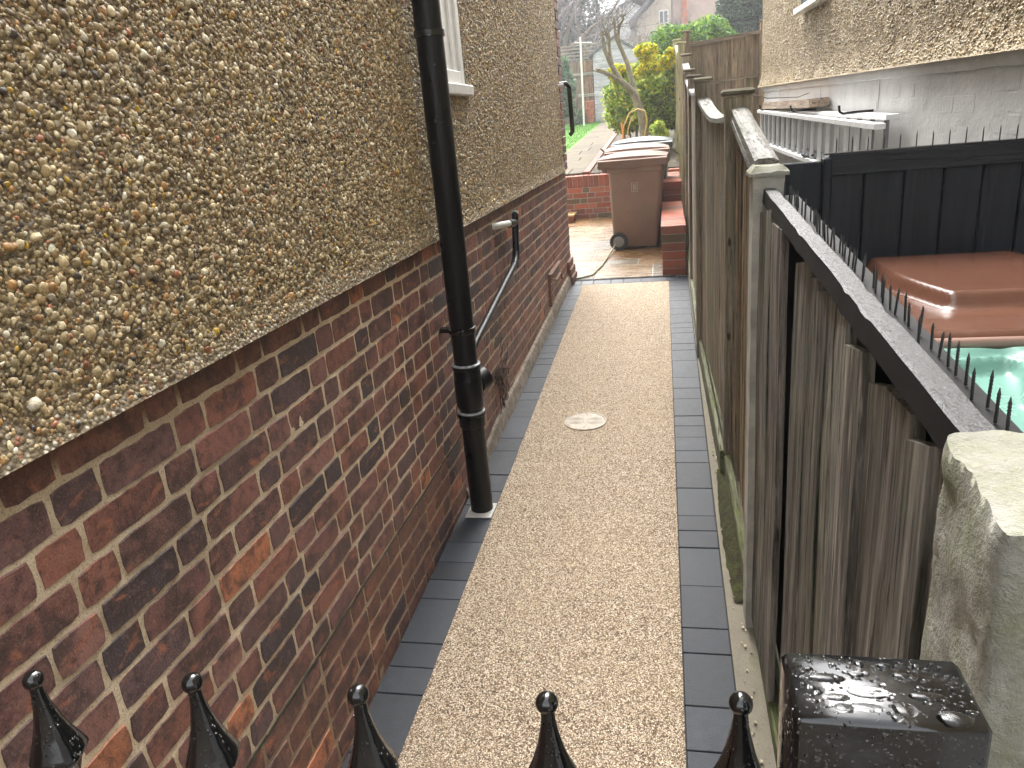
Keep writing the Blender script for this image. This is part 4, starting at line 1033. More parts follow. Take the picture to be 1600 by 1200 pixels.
mb = MB(); vs = []; fs = []; NU, NZ_ = 220, 60
for j in range(NZ_+1):
    for i in range(NU+1):
        u = -.02+11.02*i/NU; z = top_line(u)-.002+(5.4-1.93)*(j/NZ_)**2; f_ = max(0, 1-(z-top_line(u))/.16)
        ef = .05*f_**2 if u < .25 else 0
        vs.append(prh(u-ef*1.2, z, .03+.034*f_**1.8+.004*mnoise.noise(Vector((u*9, z*9, 2)))))
for j in range(NZ_):
    for i in range(NU): q = j*(NU+1)+i; fs.append((q, q+1, q+NU+2, q+NU+1))
i0 = len(vs)
for i in range(NU+1): u = -.02+11.02*i/NU; vs.append(prh(u, top_line(u)+.015, -.01))
for i in range(NU): fs.append((i, i+1, i0+i+1, i0+i))
mb.add(vs, fs); mb.build('render_coat', M['dash2'], rh, smooth=True, fixn=False)
PAL2 = [(.55, .43, .24), (.40, .30, .155), (.68, .58, .38), (.33, .25, .145), (.45, .31, .155), (.76, .68, .50)]
def px2(y, z): return np.zeros_like(y)
W_, F_, c_ = stones(70000, 0, 8.6, lambda y: 1.93-.0115*y+.012, 2.95, lambda y, z: .031+.034*np.clip(1-(z-1.93+.0115*y)/.16, 0, 1)**1.8, .0045, 1, 5, PAL2, [20, 18, 10, 14, 10, 5], flat=.5)
W2 = W_[:, 1:2]*np.array(ta)[None]+W_[:, 0:1]*np.array(na)[None]; W2[:, 2] = W_[:, 2]
link('pebbledash', npmesh('pebbledash', W2, F_, c_, True), M['pebble'], rh)
mb = MB(); mb.add([prh(u, z, -o_) for u in (.002, 11) for o_ in (.012, 4.) for z in (-.3, 5.39)], [(0, 1, 3, 2), (4, 6, 7, 5), (0, 4, 5, 1), (2, 3, 7, 6), (0, 2, 6, 4), (1, 5, 7, 3)]); mb.build('wall_core', M['dash2'], rh)
mb = MB(); mb.add([prh(u, z, o_) for u in (2.2, 3.06) for o_ in (.02, .12) for z in (2.43, 2.47)], [(0, 1, 3, 2), (4, 6, 7, 5), (0, 4, 5, 1), (2, 3, 7, 6), (0, 2, 6, 4), (1, 5, 7, 3)])
wv = mb.build('window', M['white'], rh)
mb = MB(); mb.add([prh(u, z, o_) for u in (2.25, 3.0) for o_ in (.02, .07) for z in (2.472, 3.4)], [(0, 1, 3, 2), (4, 6, 7, 5), (0, 4, 5, 1), (2, 3, 7, 6), (0, 2, 6, 4), (1, 5, 7, 3)]); mb.build('pane', M['glass'], wv)
# crack and cable
mb = MB()
for (u, za, zc_, wd) in ((4.33, 1.66, 1.83, .006), (2.8, 1.70, 1.85, .004), (1.0, 1.74, 1.88, .003)):
    mb.add([prh(u-wd*.2, zc_, .0045), prh(u+wd, zc_, .0045), prh(u+wd*1.6, (za+zc_)/2, .0045), prh(u+wd*.3, za, .0045), prh(u-wd*.6, za, .0045)], [(0, 1, 2, 3, 4)])
mb.build('wall_crack', m_plain('dark_crack', (.05, .045, .04), .9, .2, 20), rh)
mb = MB(); mb.tube([WP+prh(0, 0, 0) if False else Vector((.34, 3.4, 1.79)), Vector((.62, 5.2, 1.78)), Vector((1.0, 6.5, 1.775)), Vector((1.16, 7.0, 1.80))], .0035, 6)
cb = mb.build('cable', m_plain('brown_cable', (.16, .12, .09), .6, .2, 20), smooth=True); cb.data.transform(Matrix.Translation((-.34, -3.4, -1.79))); cb.location = (.34, 3.4, 1.79)
meta(cb, 'thin brown cable stretched from the fence post to the white painted wall', 'cable')

# ladders on the wall ------------------------------------------------
def P3(u, z, o): return WP+prh(u, z, o)
def beamuv(mb, u0, u1, zf, hz, o0, o1, org):
    vs = []
    for u in (u0, u1):
        for (z, o) in ((zf(u), o0), (zf(u)+hz, o0), (zf(u)+hz, o1), (zf(u), o1)): vs.append(P3(u, z, o)-org)
    mb.add(vs, [(0, 1, 2, 3), (7, 6, 5, 4), (0, 4, 5, 1), (1, 5, 6, 2), (2, 6, 7, 3), (3, 7, 4, 0)])
ztop = lambda u: 1.712-.0235*u
M['alu2'] = m_plain('shaded_aluminium', (.22, .22, .22), .5, .2, 12, .001, metal=.1)  # darker aluminium, paints in the shade seen between the front ladder's rungs
lad = thing('ladder', 'aluminium ladder lying on its side with upright rungs along the white wall, nearer the viewer', 'ladder', P3(2, 1.5, .1), 0, 'ladders hung on the white wall'); LO = Vector(lad.location)
mb = MB(); beamuv(mb, .78, 4.93, lambda u: ztop(u)-.03, .028, .13, .19, LO); mb.build('stile', M['alu'], lad)
mb = MB(); beamuv(mb, .78, 4.93, lambda u: ztop(u)-.335, .028, .13, .19, LO); mb.build('stile', M['alu'], lad)
for k in range(17):
    mb = MB(); u = .9+.24*k; z0_, z1_ = ztop(u)-.307, ztop(u)-.03
    mb.tube([P3(u, z0_, .16)-LO, P3(u, z1_, .16)-LO], .0145, 8); mb.build('rung', M['alu'], lad, smooth=True)
mb = MB()
for u in (.25, 1.1, 2.9): mb.tube([P3(u, ztop(u)-.01, .02)-LO+Vector((0, 0, 0)), P3(u, ztop(u)-.015, .2)-LO, P3(u, ztop(u)+.03, .215)-LO], .006, 6)
lad2 = thing('ladder', 'second aluminium ladder behind, only its upper rail showing above the front ladder against the wall', 'ladder', P3(2, 1.6, .05), 0, 'ladders hung on the white wall'); L2 = Vector(lad2.location)
zt2 = lambda u: 1.700-.013*u
mb2 = MB(); beamuv(mb2, .3, 4.84, lambda u: zt2(u)-.03, .028, .035, .105, L2); mb2.build('stile', M['alu'], lad2)
mb2 = MB(); beamuv(mb2, .3, 4.84, lambda u: zt2(u)-.33, .028, .035, .105, L2); mb2.build('stile', M['alu2'], lad2)
for k in range(17):
    mb2 = MB(); u = .42+.27*k; mb2.tube([P3(u, zt2(u)-.302, .07)-L2, P3(u, zt2(u)-.03, .07)-L2], .0145, 8); mb2.build('rung', M['alu2'], lad2, smooth=True)
for q, (u, lab) in enumerate(((1.1, 'black ladder hook on the white wall, the one farthest from the viewer'), (2.7, 'black ladder hook on the white wall between the other two hooks'), (4.25, 'curved black ladder hook on the white wall nearest the viewer'))):
    h = thing('ladder_hook', lab, 'hook', P3(u, 1.66, 0), 0, 'hooks holding the ladders'); ho = Vector(h.location)
    mb = MB(); z_ = zt2(u)+.004
    mb.tube([P3(u, z_-.36, .005)-ho, P3(u, z_-.36, .2)-ho], .006, 6); mb.build('arm', M['black'], h)
    mb = MB(); mb.tube([P3(u, z_+.003, .008)-ho, P3(u, z_+.003, .10)-ho, P3(u+.01, z_+.0, .185)-ho, P3(u, z_+.012, .205)-ho, P3(u, z_+.05, .21)-ho], .008, 8); mb.build('hook', M['black'], h, smooth=True)
tb = MB(); tb.col = (1, .9, .8); to = P3(1.8, 1.74, .1)
beamuv(tb, .95, 3.15, lambda u: 1.702-.003*u, .062, .02, .16, to)
tbo = tb.build('timber_plank', m_wood('old_pale_timber', (.30, .24, .19), (.55, .48, .41), 'y', green=.05)); tbo.location = to; meta(tbo, 'weathered pale timber plank resting on top of the ladders against the wall', 'plank')
# glove / dark rag hanging in the ladder
mb = MB()
for k in range(9): mb.ball((random.uniform(-.03, .03), random.uniform(-.16, .16), random.uniform(-.01, .02)), random.uniform(.015, .028), 8, (.7, 2., .6))
rg_ = mb.build('rag', m_plain('dark_cloth', (.03, .04, .04), .8, .2, 30), smooth=True); rg_.location = P3(3.2, ztop(3.2)-.30, .165); meta(rg_, 'dark crumpled rag lying on the lower rail of the front ladder', 'rag')

# ================================================================== CROSS FENCE between the gardens
cf = thing('garden_fence', 'grey brown close board fence panel crossing between the path fence and the right house', 'fence', (.7, 10.5, gz(10.5))); F0 = Vector((.7, 10.5, gz(10.5)))
for (x0, x1, zt) in ((.232, .315, 2.665), (1.153, 1.27, 2.69)):
    mb = MB(); mb.col = (.8, .72, .68); mb.box(x0-F0.x, x1-F0.x, -.05, .05, -.1, zt-F0.z, .005); po = mb.build('post', M['wood'], cf)
    mb = MB(); mb.col = (.9, .85, .8); mb.box(x0-.014-F0.x, x1+.014-F0.x, -.064, .064, zt+.001-F0.z, zt+.024-F0.z, .008); mb.build('post_cap', M['woodx'], po)
mb = MB(); x = .318; 
while x < 1.15:
    k = random.uniform(.5, .75); mb.col = (k, k*.95, k*.92); x2 = min(x+.095, 1.151); mb.box(x-F0.x, x2-.002-F0.x, random.uniform(-.004, .004), .014, .3, 2.56-F0.z, .003); x = x2
pn = mb.build('panel', M['wood'], cf)
mb = MB(); mb.col = (.95, .93, .9)
def xr(z0, z1): mb.add([(x, y, z+(.028 if x > 0 else -.03)*1.0) for x in (.316-F0.x, 1.152-F0.x) for y in (-.035, -.006) for z in (z0-F0.z, z1-F0.z)], [(0, 1, 3, 2), (4, 6, 7, 5), (0, 4, 5, 1), (2, 3, 7, 6), (0, 2, 6, 4), (1, 5, 7, 3)])
xr(2.53, 2.575); xr(2.05, 2.085); mb.build('rail', M['woodx'], pn)
# pale far fence along the garden
ff = thing('garden_fence', 'pale greenish timber fence continuing up the garden behind the capped posts', 'fence', (.2, 12, 1.0)); G0 = Vector((.2, 12, 1.0))
for i, (y, zt) in enumerate(((9.9, 2.50), (11.9, 2.70), (13.8, 2.85), (15.8, 3.0))):
    mb = MB(); mb.box(.155-G0.x, .235-G0.x, y-G0.y, y+.08-G0.y, -.6, zt-G0.z, .004); po = mb.build('post', M['woodpale'], ff)
    mb = MB(); mb.box(.14-G0.x, .25-G0.x, y-.015-G0.y, y+.095-G0.y, zt+.001-G0.z, zt+.022-G0.z, .006); mb.build('post_cap', M['woodpale'], po)
T0_save = T0
mb = MB(); y = 9.99
while y < 22:
    k = random.uniform(.8, 1.1); mb.col = (k, k, k*.9); zt = 2.42+.08*(y-9.9); mb.box(.185-G0.x, .20-G0.x, y-G0.y, y+.115-G0.y, -.5, min(zt, 3.2)-G0.z, .002); y += .12
mb.build('boarding', M['woodpale'], ff)
mb = MB(); mb.add([(x, y, z) for (y, dz) in ((9.99-G0.y, 0), (11.9-G0.y, .22)) for x in (-.055, .0) for z in (1.36+dz, 1.42+dz)], [(0, 1, 3, 2), (4, 6, 7, 5), (0, 4, 5, 1), (2, 3, 7, 6), (0, 2, 6, 4), (1, 5, 7, 3)]); mb.build('sloping_rail', M['woodpale'], ff)

# ================================================================== GARDEN WALLS
RB = [(.30, .085, .05), (.36, .10, .055), (.26, .075, .05), (.33, .12, .07), (.20, .08, .055)]
def rbc(u, z): return random.choice(RB) if random.random() > .08 else (.10, .09, .05)
rw = thing('retaining_wall', 'low red brick retaining wall below the garden at the end of the patio', 'wall', (-.8, 11.08, gz(11.07))); W0 = Vector((-.8, 11.08, gz(11.07)))
zt = 1.0; topz = zt-W0.z
pw = lambda u, ww, o: Vector((u-W0.x, -o, ww-W0.z))
bw1 = brickwork(-4.2, .17, [gz(11.07)-.02+.0745*i for i in range(8)][:7], pw, RB, colf=rbc, mj=.009, inner=.01)
gr1 = grid_face(-4.2, .17, .3, .995, pw, 40, 10, lambda u, z: -.003, lambda u, z: (1, 1, 1))
merge_wall('brickwork', bw1, gr1, [M['redbrick'], M['redmortar']], rw)
mb = MB(); x = -4.2; zz = gz(11.07)-.02+.0745*6
while x < .16:
    c = np.array(rbc(0, 0))*random.uniform(.8, 1.2); mb.col = tuple(c); mb.box(x+.004-W0.x, x+.071-W0.x, -.006, .215, zz+.004-W0.z, zt-W0.z+random.uniform(-.001, .001), .005); x += .0755
mb.build('coping', M['redbrick'], rw)
mb = MB(); mb.box(-4.2-W0.x, .17-W0.x, .004, .21, -.1, zt-.008-W0.z); mb.build('wall_core', M['redmortar'], rw)
stp = MB(); stp.col = (.26, .09, .055)
for k in range(3): stp.box(-.45, .0, -.18, .17, .0+k*.0, .075, .004) if k == 0 else None
so = stp.build('brick_step', M['redbrick']); so.location = (-1.30, 10.9, gz(10.9)); meta(so, 'small brick step with a sandy stone tread at the foot of the retaining wall', 'step')
mb = MB(); mb.col = (.55, .40, .20); mb.box(-.46, .015, -.20, .17, .076, .105, .004); mb.build('tread', M['slab'], so)
# stepped wall beside the fence
sw = thing('stepped_wall', 'stepped red brick bed wall beside the path fence and the wheelie bins', 'wall', (.055, 7.33, gz(7.33))); Q0 = Vector((.055, 7.33, gz(7.33)))
def tier(name, x0, x1, y0, y1, za, zt, ncourse):
    mb = MB(); hh = (zt-za)/ncourse
    for k in range(ncourse-1):
        z0_ = za+hh*k; y = y0; off = (k % 2)*.11
        c = np.array(rbc(0, 0)); mb.col = tuple(c*random.uniform(.8, 1.2)); mb.box(x0-Q0.x, x1-Q0.x, y0-Q0.y, y0+.1-Q0.y, z0_+.004-Q0.z, z0_+hh-.004-Q0.z, .004)
        y = y0+.106+off*.5
        if off: mb.col = tuple(np.array(rbc(0, 0))); mb.box(x0-Q0.x, x1-Q0.x, y0+.106-Q0.y, y-.006-Q0.y, z0_+.004-Q0.z, z0_+hh-.004-Q0.z, .004)
        while y < y1-.02:
            yb_ = min(y+.22, y1); mb.col = tuple(np.array(rbc(0, 0))*random.uniform(.8, 1.2)); mb.box(x0-Q0.x, x1-Q0.x, y-Q0.y, yb_-.006-Q0.y, z0_+.004-Q0.z, z0_+hh-.004-Q0.z, .004); y = yb_
    y = y0-.008
    while y < y1:
        mb.col = tuple(np.array(rbc(0, 0))*random.uniform(.9, 1.3)); mb.box(x0-.006-Q0.x, x1+.004-Q0.x, y-Q0.y, min(y+.106, y1)-Q0.y, zt-hh+.004-Q0.z, zt-Q0.z, .005); y += .113
    br = mb.build(name, M['redbrick'], sw)
    mb = MB(); mb.box(x0+.004-Q0.x, x1-.004-Q0.x, y0+.004-Q0.y, y1-.004-Q0.y, za-.05-Q0.z, zt-.006-Q0.z); mb.build('mortar_core', M['redmortar'], br)
tier('lower_tier', -.058, .166, 7.33, 9.47, gz(7.33)-.02, .738, 6)
tier('upper_tier', -.048, .17, 9.48, 11.05, gz(9.5)-.02, .965, 8)

# ================================================================== UPPER GARDEN
def gsheet(name, pts, dz, mat, kind='structure'):
    me = npmesh(name, [(x, y, gp(y)+dz) for x, y in pts], np.array([list(range(len(pts)))])); return meta(link(name, me, mat), kind=kind)
gsheet('lawn', [(-9, 11.3), (-1.86, 11.3), (-1.89, 24.4), (-9, 24.4)], .0, M['lawn'])
gsheet('garden_bed', [(-1.10, 11.29), (.6, 11.29), (.6, 26), (-1.2, 26)], .004, M['earth'])
mb = MB(); y = 11.30
while y < 25.5:
    y2 = y+random.choice((.45, .6, .6)); ns = random.choice((1, 2)); xe = [-1.86, -1.20] if ns == 1 else [-1.86, random.uniform(-1.65, -1.4), -1.20]
    for a_, b_ in zip(xe[:-1], xe[1:]):
        c = random.choice([(.15, .135, .108), (.13, .12, .10), (.17, .15, .115)]); mb.col = c; mb.box(a_+.006, b_-.006, y+.006, y2-.006, -.04, .018, .004, xf=lambda v: (v.x, v.y, v.z+gp(v.y)))
    y = y2
meta(mb.build('garden_path', M['slabdry']), kind='structure')
mb = MB(); y = 11.3
while y < 25:
    mb.col = tuple(np.array(random.choice(RB))*.5); mb.box(-1.195, -1.095, y, y+.21, -.05, .03, .004, xf=lambda v: (v.x, v.y, v.z+gp(v.y))); y += .218
e_ = mb.build('brick_edging', M['redbrick']); meta(e_, 'row of red bricks edging the garden path beside the planting bed', 'edging')

# grass blades on the lawn
def leaf_cloud(name, centers, radii, n, size, cols, mat, parent=None, elong=2.0, upb=0., seed=0, shell=.55, origin=(0, 0, 0)):
    rg = np.random.default_rng(seed); cs = np.array(centers); rs = np.array(radii, float)
    if rs.ndim == 1: rs = np.repeat(rs[:, None], 3, 1)
    vol = rs.prod(1); ci = rg.choice(len(cs), n, p=vol/vol.sum())
    d_ = rg.normal(size=(n, 3)); d_ /= np.linalg.norm(d_, axis=1)[:, None]; r_ = shell+(1-shell)*rg.random(n)**.6; r_ *= rg.uniform(.85, 1.12, n)
    ctr = cs[ci]+d_*rs[ci]*r_[:, None]
    a_ = rg.normal(size=(n, 3))+np.array([0, 0, upb]); a_ /= np.linalg.norm(a_, axis=1)[:, None]
    b_ = np.cross(a_, rg.normal(size=(n, 3))); b_ /= np.linalg.norm(b_, axis=1)[:, None]
    s = size*rg.uniform(.6, 1.4, n)[:, None]
    V = np.stack([ctr-a_*s*elong*.5, ctr+b_*s*.5, ctr+a_*s*elong*.5, ctr-b_*s*.5], 1).reshape(-1, 3)-np.array(origin)
    F = np.arange(4*n).reshape(n, 4); cols = np.array(cols); cc = cols[rg.integers(0, len(cols), n)]*rg.uniform(.6, 1.35, (n, 1))
    return link(name, npmesh(name, V, F, np.clip(np.repeat(cc, 4, 0), 0, 1)), mat, parent)
rg = np.random.default_rng(5); n = 26000
yy = rg.uniform(11.4, 24.3, n); xx = rg.uniform(-5.5, -1.9, n); hgt = rg.uniform(.02, .045, n); lx = rg.normal(0, .015, n); ly = rg.normal(0, .015, n); zz = 1.0+.05*(yy-11.07)
V = np.stack([np.stack([xx-.004, yy, zz], 1), np.stack([xx+.004, yy, zz], 1), np.stack([xx+lx, yy+ly, zz+hgt], 1)], 1).reshape(-1, 3)
cc = np.array([(.07, .19, .018), (.10, .24, .03), (.055, .145, .018)])[rg.integers(0, 3, n)]
meta(link('grass', npmesh('grass', V, np.arange(3*n).reshape(n, 3), np.repeat(cc, 3, 0)), M['leaf']), 'short bright green lawn grass beside the garden path', 'grass', kind='stuff')

def lumps(c, r, n, seed, squash=1.):
    rr_ = random.Random(seed); cs = []; rs = []
    for k in range(n):
        d_ = Vector((rr_.gauss(0, 1), rr_.gauss(0, 1), rr_.gauss(0, 1))).normalized()*rr_.uniform(.3, .85)
        cs.append((c[0]+d_.x*r[0], c[1]+d_.y*r[1], c[2]+d_.z*r[2])); q = rr_.uniform(.28, .5); rs.append((r[0]*q, r[1]*q, r[2]*q*squash))
    return cs, rs
def shrub(name, label, cat, base, c, r, nl, nleaf, size, cols, seed, stems=5, group=None, elong=2.):
    o = thing(name, label, cat, base, 0, group); B = Vector(base); cs, rs = lumps(c, r, nl, seed)
    leaf_cloud('foliage', cs, rs, nleaf, size, cols, M['leaf'], o, elong=elong, seed=seed, shell=.5, origin=base)
    mb = MB(); rr_ = random.Random(seed)
    for k in range(stems):
        e = Vector(rr_.choice(cs))-B; m_ = e*.5+Vector((rr_.uniform(-.1, .1)*r[0], rr_.uniform(-.1, .1)*r[1], 0)); mb.tube([(rr_.uniform(-.08, .08), rr_.uniform(-.08, .08), -.05), m_, e], [.02, .014, .005], 6)
    mb.build('stems', M['bark'], o); return o
YEL = [(.78, .62, .03), (.84, .72, .05), (.70, .62, .04), (.36, .44, .04), (.20, .28, .04)]
GRN = [(.10, .17, .05), (.13, .21, .06), (.07, .13, .04), (.17, .24, .08)]
GY = [(.36, .48, .07), (.54, .60, .09), (.26, .37, .06), (.64, .64, .14), (.16, .25, .06)]
o = thing('variegated_shrub', 'tall variegated shrub with bright yellow upper leaves behind the pollarded tree', 'shrub', (-.5, 14, gp(14)))
cs, rs = lumps((-.20, 13.85, 2.58), (.52, .4, .36), 24, 3); rs = [tuple(q*.62 for q in r_) for r_ in rs]; cs2, rs2 = lumps((-.84, 14, 2.48), (.24, .3, .22), 5, 23); leaf_cloud('yellow_foliage', cs+cs2, rs+rs2, 15000, .038, YEL, M['leaf'], o, seed=31, origin=o.location)
cs, rs = lumps((-.36, 13.9, 2.0), (.80, .5, .64), 24, 4); leaf_cloud('foliage', cs, rs, 26000, .038, GY, M['leaf'], o, seed=32, origin=o.location)
cs, rs = lumps((.0, 14.2, 1.95), (.34, .45, .55), 9, 14); leaf_cloud('dark_foliage', cs, rs, 9000, .036, GRN, M['leaf'], o, seed=33, origin=o.location)
mb = MB()
for k in range(9):
    e = Vector((random.uniform(-.5, .6), random.uniform(-.3, .3), random.uniform(.9, 1.5))); mb.tube([(e.x*.3, e.y*.3, -.05), (e.x*.7, e.y*.7, e.z*.5), e], [.018, .013, .005], 6)
mb.build('stems', M['bark'], o)
shrub('bush', 'large rounded bright green bush rising above the cross fence', 'bush', (.5, 17, gp(17)), (.50, 17, 2.95), (.82, .8, .58), 30, 30000, .042, [(.15, .28, .035), (.24, .37, .05), (.12, .22, .05), (.07, .15, .05)], 5)
shrub('low_shrub', 'low leafy shrub with pale green leaves at the foot of the greenish fence', 'shrub', (-.05, 12.9, gp(12.9)), (-.08, 12.9, 1.38), (.22, .4, .26), 9, 2600, .035, GY, 6)
shrub('low_plant', 'silvery green low plant in the bed corner behind the brick retaining wall', 'plant', (-.95, 11.7, gp(11.7)), (-.93, 11.75, 1.10), (.14, .25, .11), 7, 1500, .028, [(.22, .30, .20), (.30, .38, .27), (.14, .20, .12)], 7, stems=3)
shrub('hedge_shrub', 'dark blue green shrub at the left end of the lawn before the fence', 'shrub', (-2.95, 22.8, gp(22.8)), (-2.98, 22.8, 2.65), (.50, .6, .95), 18, 9000, .06, [(.08, .14, .08), (.12, .19, .10), (.16, .22, .12)], 8)
shrub('low_shrub', 'straggly low evergreen at the end of the lawn beside the terracotta chimney pot', 'shrub', (-2.6, 23.8, gp(23.8)), (-2.55, 23.8, 1.85), (.35, .3, .28), 8, 2200, .05, [(.10, .14, .07), (.15, .19, .09)], 18, stems=3)
# pollarded tree
tr = thing('pollarded_tree', 'bare pollarded tree with thick cut branches behind the wheelie bins', 'tree', (-.33, 12.3, gp(12.3))); T_ = Vector(tr.location)
def tubew(mb, pts, rs, n=10): mb.tube([Vector(p)-T_ for p in pts], rs, n)
Yt = 12.3
mb = MB(); tubew(mb, [(-.31, Yt, gp(Yt)-.1), (-.325, Yt, 1.40), (-.355, Yt+.02, 1.75), (-.47, Yt, 2.08)], [.085, .068, .062, .055], 12); mb.build('trunk', M['barkmoss'], tr, smooth=True)
for pts, rs in (([(-.46, Yt, 2.06), (-.57, Yt-.05, 2.18), (-.665, Yt-.08, 2.27), (-.79, Yt-.1, 2.51), (-.865, Yt-.1, 2.70), (-.90, Yt-.12, 2.97)], [.054, .05, .045, .036, .03, .02]),
                ([(-.43, Yt, 1.98), (-.48, Yt+.06, 2.2), (-.55, Yt+.12, 2.5), (-.63, Yt+.1, 2.70), (-.71, Yt+.12, 2.87), (-.725, Yt+.1, 3.14)], [.05, .042, .036, .03, .024, .017]),
                ([(-.64, Yt+.1, 2.72), (-.67, Yt+.05, 2.86), (-.655, Yt+.05, 3.02), (-.585, Yt, 3.10), (-.60, Yt, 3.17)], [.024, .022, .02, .017, .015]),
                ([(-.62, Yt-.08, 2.22), (-.78, Yt-.2, 2.34), (-.94, Yt-.25, 2.43), (-1.0, Yt-.27, 2.435)], [.036, .032, .03, .028]),
                ([(-.72, Yt-.1, 2.30), (-.9, Yt-.3, 2.38), (-1.11, Yt-.4, 2.455)], [.014, .011, .007]),
                ([(-.77, Yt-.1, 2.5), (-.80, Yt, 2.7), (-.845, Yt+.05, 2.96)], [.03, .024, .017]),
                ([(-.80, Yt-.1, 2.62), (-.79, Yt-.1, 2.85), (-.80, Yt-.1, 2.96)], [.02, .015, .012])):
    mb = MB(); tubew(mb, pts, rs); mb.build('branch', M['barkmoss'], tr, smooth=True)
mb = MB(); rr = random.Random(12)
for k in range(26):
    b_ = Vector(rr.choice([(-.90, Yt-.12, 2.9), (-.725, Yt+.1, 3.05), (-.84, Yt, 2.9), (-.60, Yt, 3.12), (-.67, Yt, 2.95)])); e = Vector((rr.uniform(-.3, .3), rr.uniform(-.2, .2), rr.uniform(.05, .5))); tubew(mb, [b_, b_+e*.5+Vector((rr.uniform(-.04, .04), 0, 0)), b_+e], [.006, .004, .0015], 5)
mb.build('twigs', M['bark'], tr)
# hoses round the tree, posts with hoses
mb = MB(); mb.tube([(-.30, 0, -.3), (-.26, -.02, -.05), (-.17, -.02, .13), (-.05, -.02, .18), (.06, -.02, .14), (.09, 0, 0), (.03, .02, -.25)], .010, 8); mb.tube([(-.22, .0, -.3), (-.20, -.03, -.1), (-.13, -.03, .08)], .009, 8)
ho = mb.build('garden_hose', M['hose'], smooth=True); ho.location = (-.36, 12.08, 1.66); meta(ho, 'looped yellow garden hose hanging around the pollarded tree trunk', 'hose')
mb = MB(); mb.tube([(0, 0, -.1), (.03, 0, .12), (.01, .02, .28)], .016, 8); oh = mb.build('orange_tube', M['orangehose'], smooth=True); oh.location = (-.66, 12.0, 1.38); meta(oh, 'short orange tube standing in the bed left of the tree trunk', 'tube')
# leaning stick and cord
mb = MB(); mb.tube([(0, 0, 0), (-.14, -.3, .17)], .012, 6); mb.tube([(.1, .0, -.1), (0, 0, 0)], .014, 6); st_ = mb.build('stick', M['bark'], smooth=True); st_.location = (-.78, 11.6, 1.17); meta(st_, 'dead stick leaning out of the bed towards the garden path', 'stick')
mb = MB(); mb.tube([(-.10, -.1, .10), (0, 0, .03), (.1, .06, -.06)], .012, 6); st_ = mb.build('stick', M['woodpale'], smooth=True); st_.location = (.10, 10.4, 1.25); meta(st_, 'pale broken stick lying between the grey bin and the fence', 'stick')
mb = MB(); mb.tube([(0, 0, .0), (.09, .03, .0), (.20, .13, .0), (.27, .55, .0), (.30, .90, .005), (.34, 1.18, .03), (.40, 1.40, .10)], .009, 8)
cd = mb.build('cord', M['cord'], smooth=True); cd.location = (-.95, 7.30, gz(7.3)+.010)
for v in cd.data.vertices: v.co.z += SL*v.co.y
meta(cd, 'thin green cord trailing over the wet patio from the wall to the bin wheel', 'cord')

# shed ---------------------------------------------------------------
sh = thing('shed', 'pale grey boarded garden shed with a sloping roof at the end of the path', 'shed', (-1.4, 24.4, gp(24.4)))
mb = MB(); z = 0
prof_s = lambda x: 1.90+(x+.70)*.62 if x < -.05 else 2.30-(x+.05)*.62
while z < 2.3:
    q = random.uniform(.9, 1.05); mb.col = (q, q, q)
    xa_ = -.70 if z < 1.8 else -.70+(z+.12-1.90)/.62; xb_ = .60 if z < 1.8 else -.05+(2.30-z-.12)/.62
    xa_ = max(-.70, xa_); xb_ = min(.60, xb_)
    if xb_ > xa_+.05: mb.box(xa_, xb_, -.012, .0, z, z+.124, .003)
    z += .13
mb.build('wall', M['shed'], sh)
mb = MB(); mb.prism([(-.69, 0), (.59, 0), (.59, 1.90), (-.05, 2.29), (-.69, 1.90)], lambda p_: Vector((p_[0], .0, p_[1])), lambda p_: Vector((p_[0], 1.6, p_[1]))); mb.build('wall_core', M['shed'], sh)
mb = MB()
for (xa_, za_, xb_, zb_2) in ((-.83, 1.82, -.05, 2.305), (-.05, 2.305, .72, 1.83)):
    mb.add([(x, y, z+dz) for (x, z) in ((xa_, za_), (xb_, zb_2)) for y in (-.10, 1.7) for dz in (0, .05)], [(0, 1, 3, 2), (4, 6, 7, 5), (0, 4, 5, 1), (2, 3, 7, 6), (0, 2, 6, 4), (1, 5, 7, 3)])
mb.build('roof', M['slate'], sh)
# chimney pots
for i, (dz, lab) in enumerate(((0, 'large terracotta pot, the lowest of the stack beside the shed'), (.22, 'middle terracotta pot of the stack beside the shed'), (.42, 'topmost terracotta pot of the stack beside the shed'))):
    mb = MB(); lathe(mb, [(.10, 0), (.13, .17), (.145, .175), (.145, .205), (.11, .21), (.10, .19)], 20); pt = mb.build('terracotta_pot', M['terracotta'], smooth=True, angle=30)
    pt.location = (-2.24, 24.0, gp(24)+dz); meta(pt, lab, 'plant pot', 'stacked terracotta pots')
# white pole
mb = MB(); mb.tube([(0, 0, -.1), (.02, 0, 1.95)], .022, 8); po = thing('washing_pole', 'slim white washing line pole with a crossbar beside the lawn', 'pole', (-2.02, 20, gp(20)-.0)); mb.build('pole', M['white'], po, smooth=True)
mb = MB(); mb.tube([(-.12, 0, 1.83), (.30, 0, 1.80)], .010, 6); mb.build('crossbar', M['white'], po, smooth=True)
po.location = (-2.02, 20, 1.72)
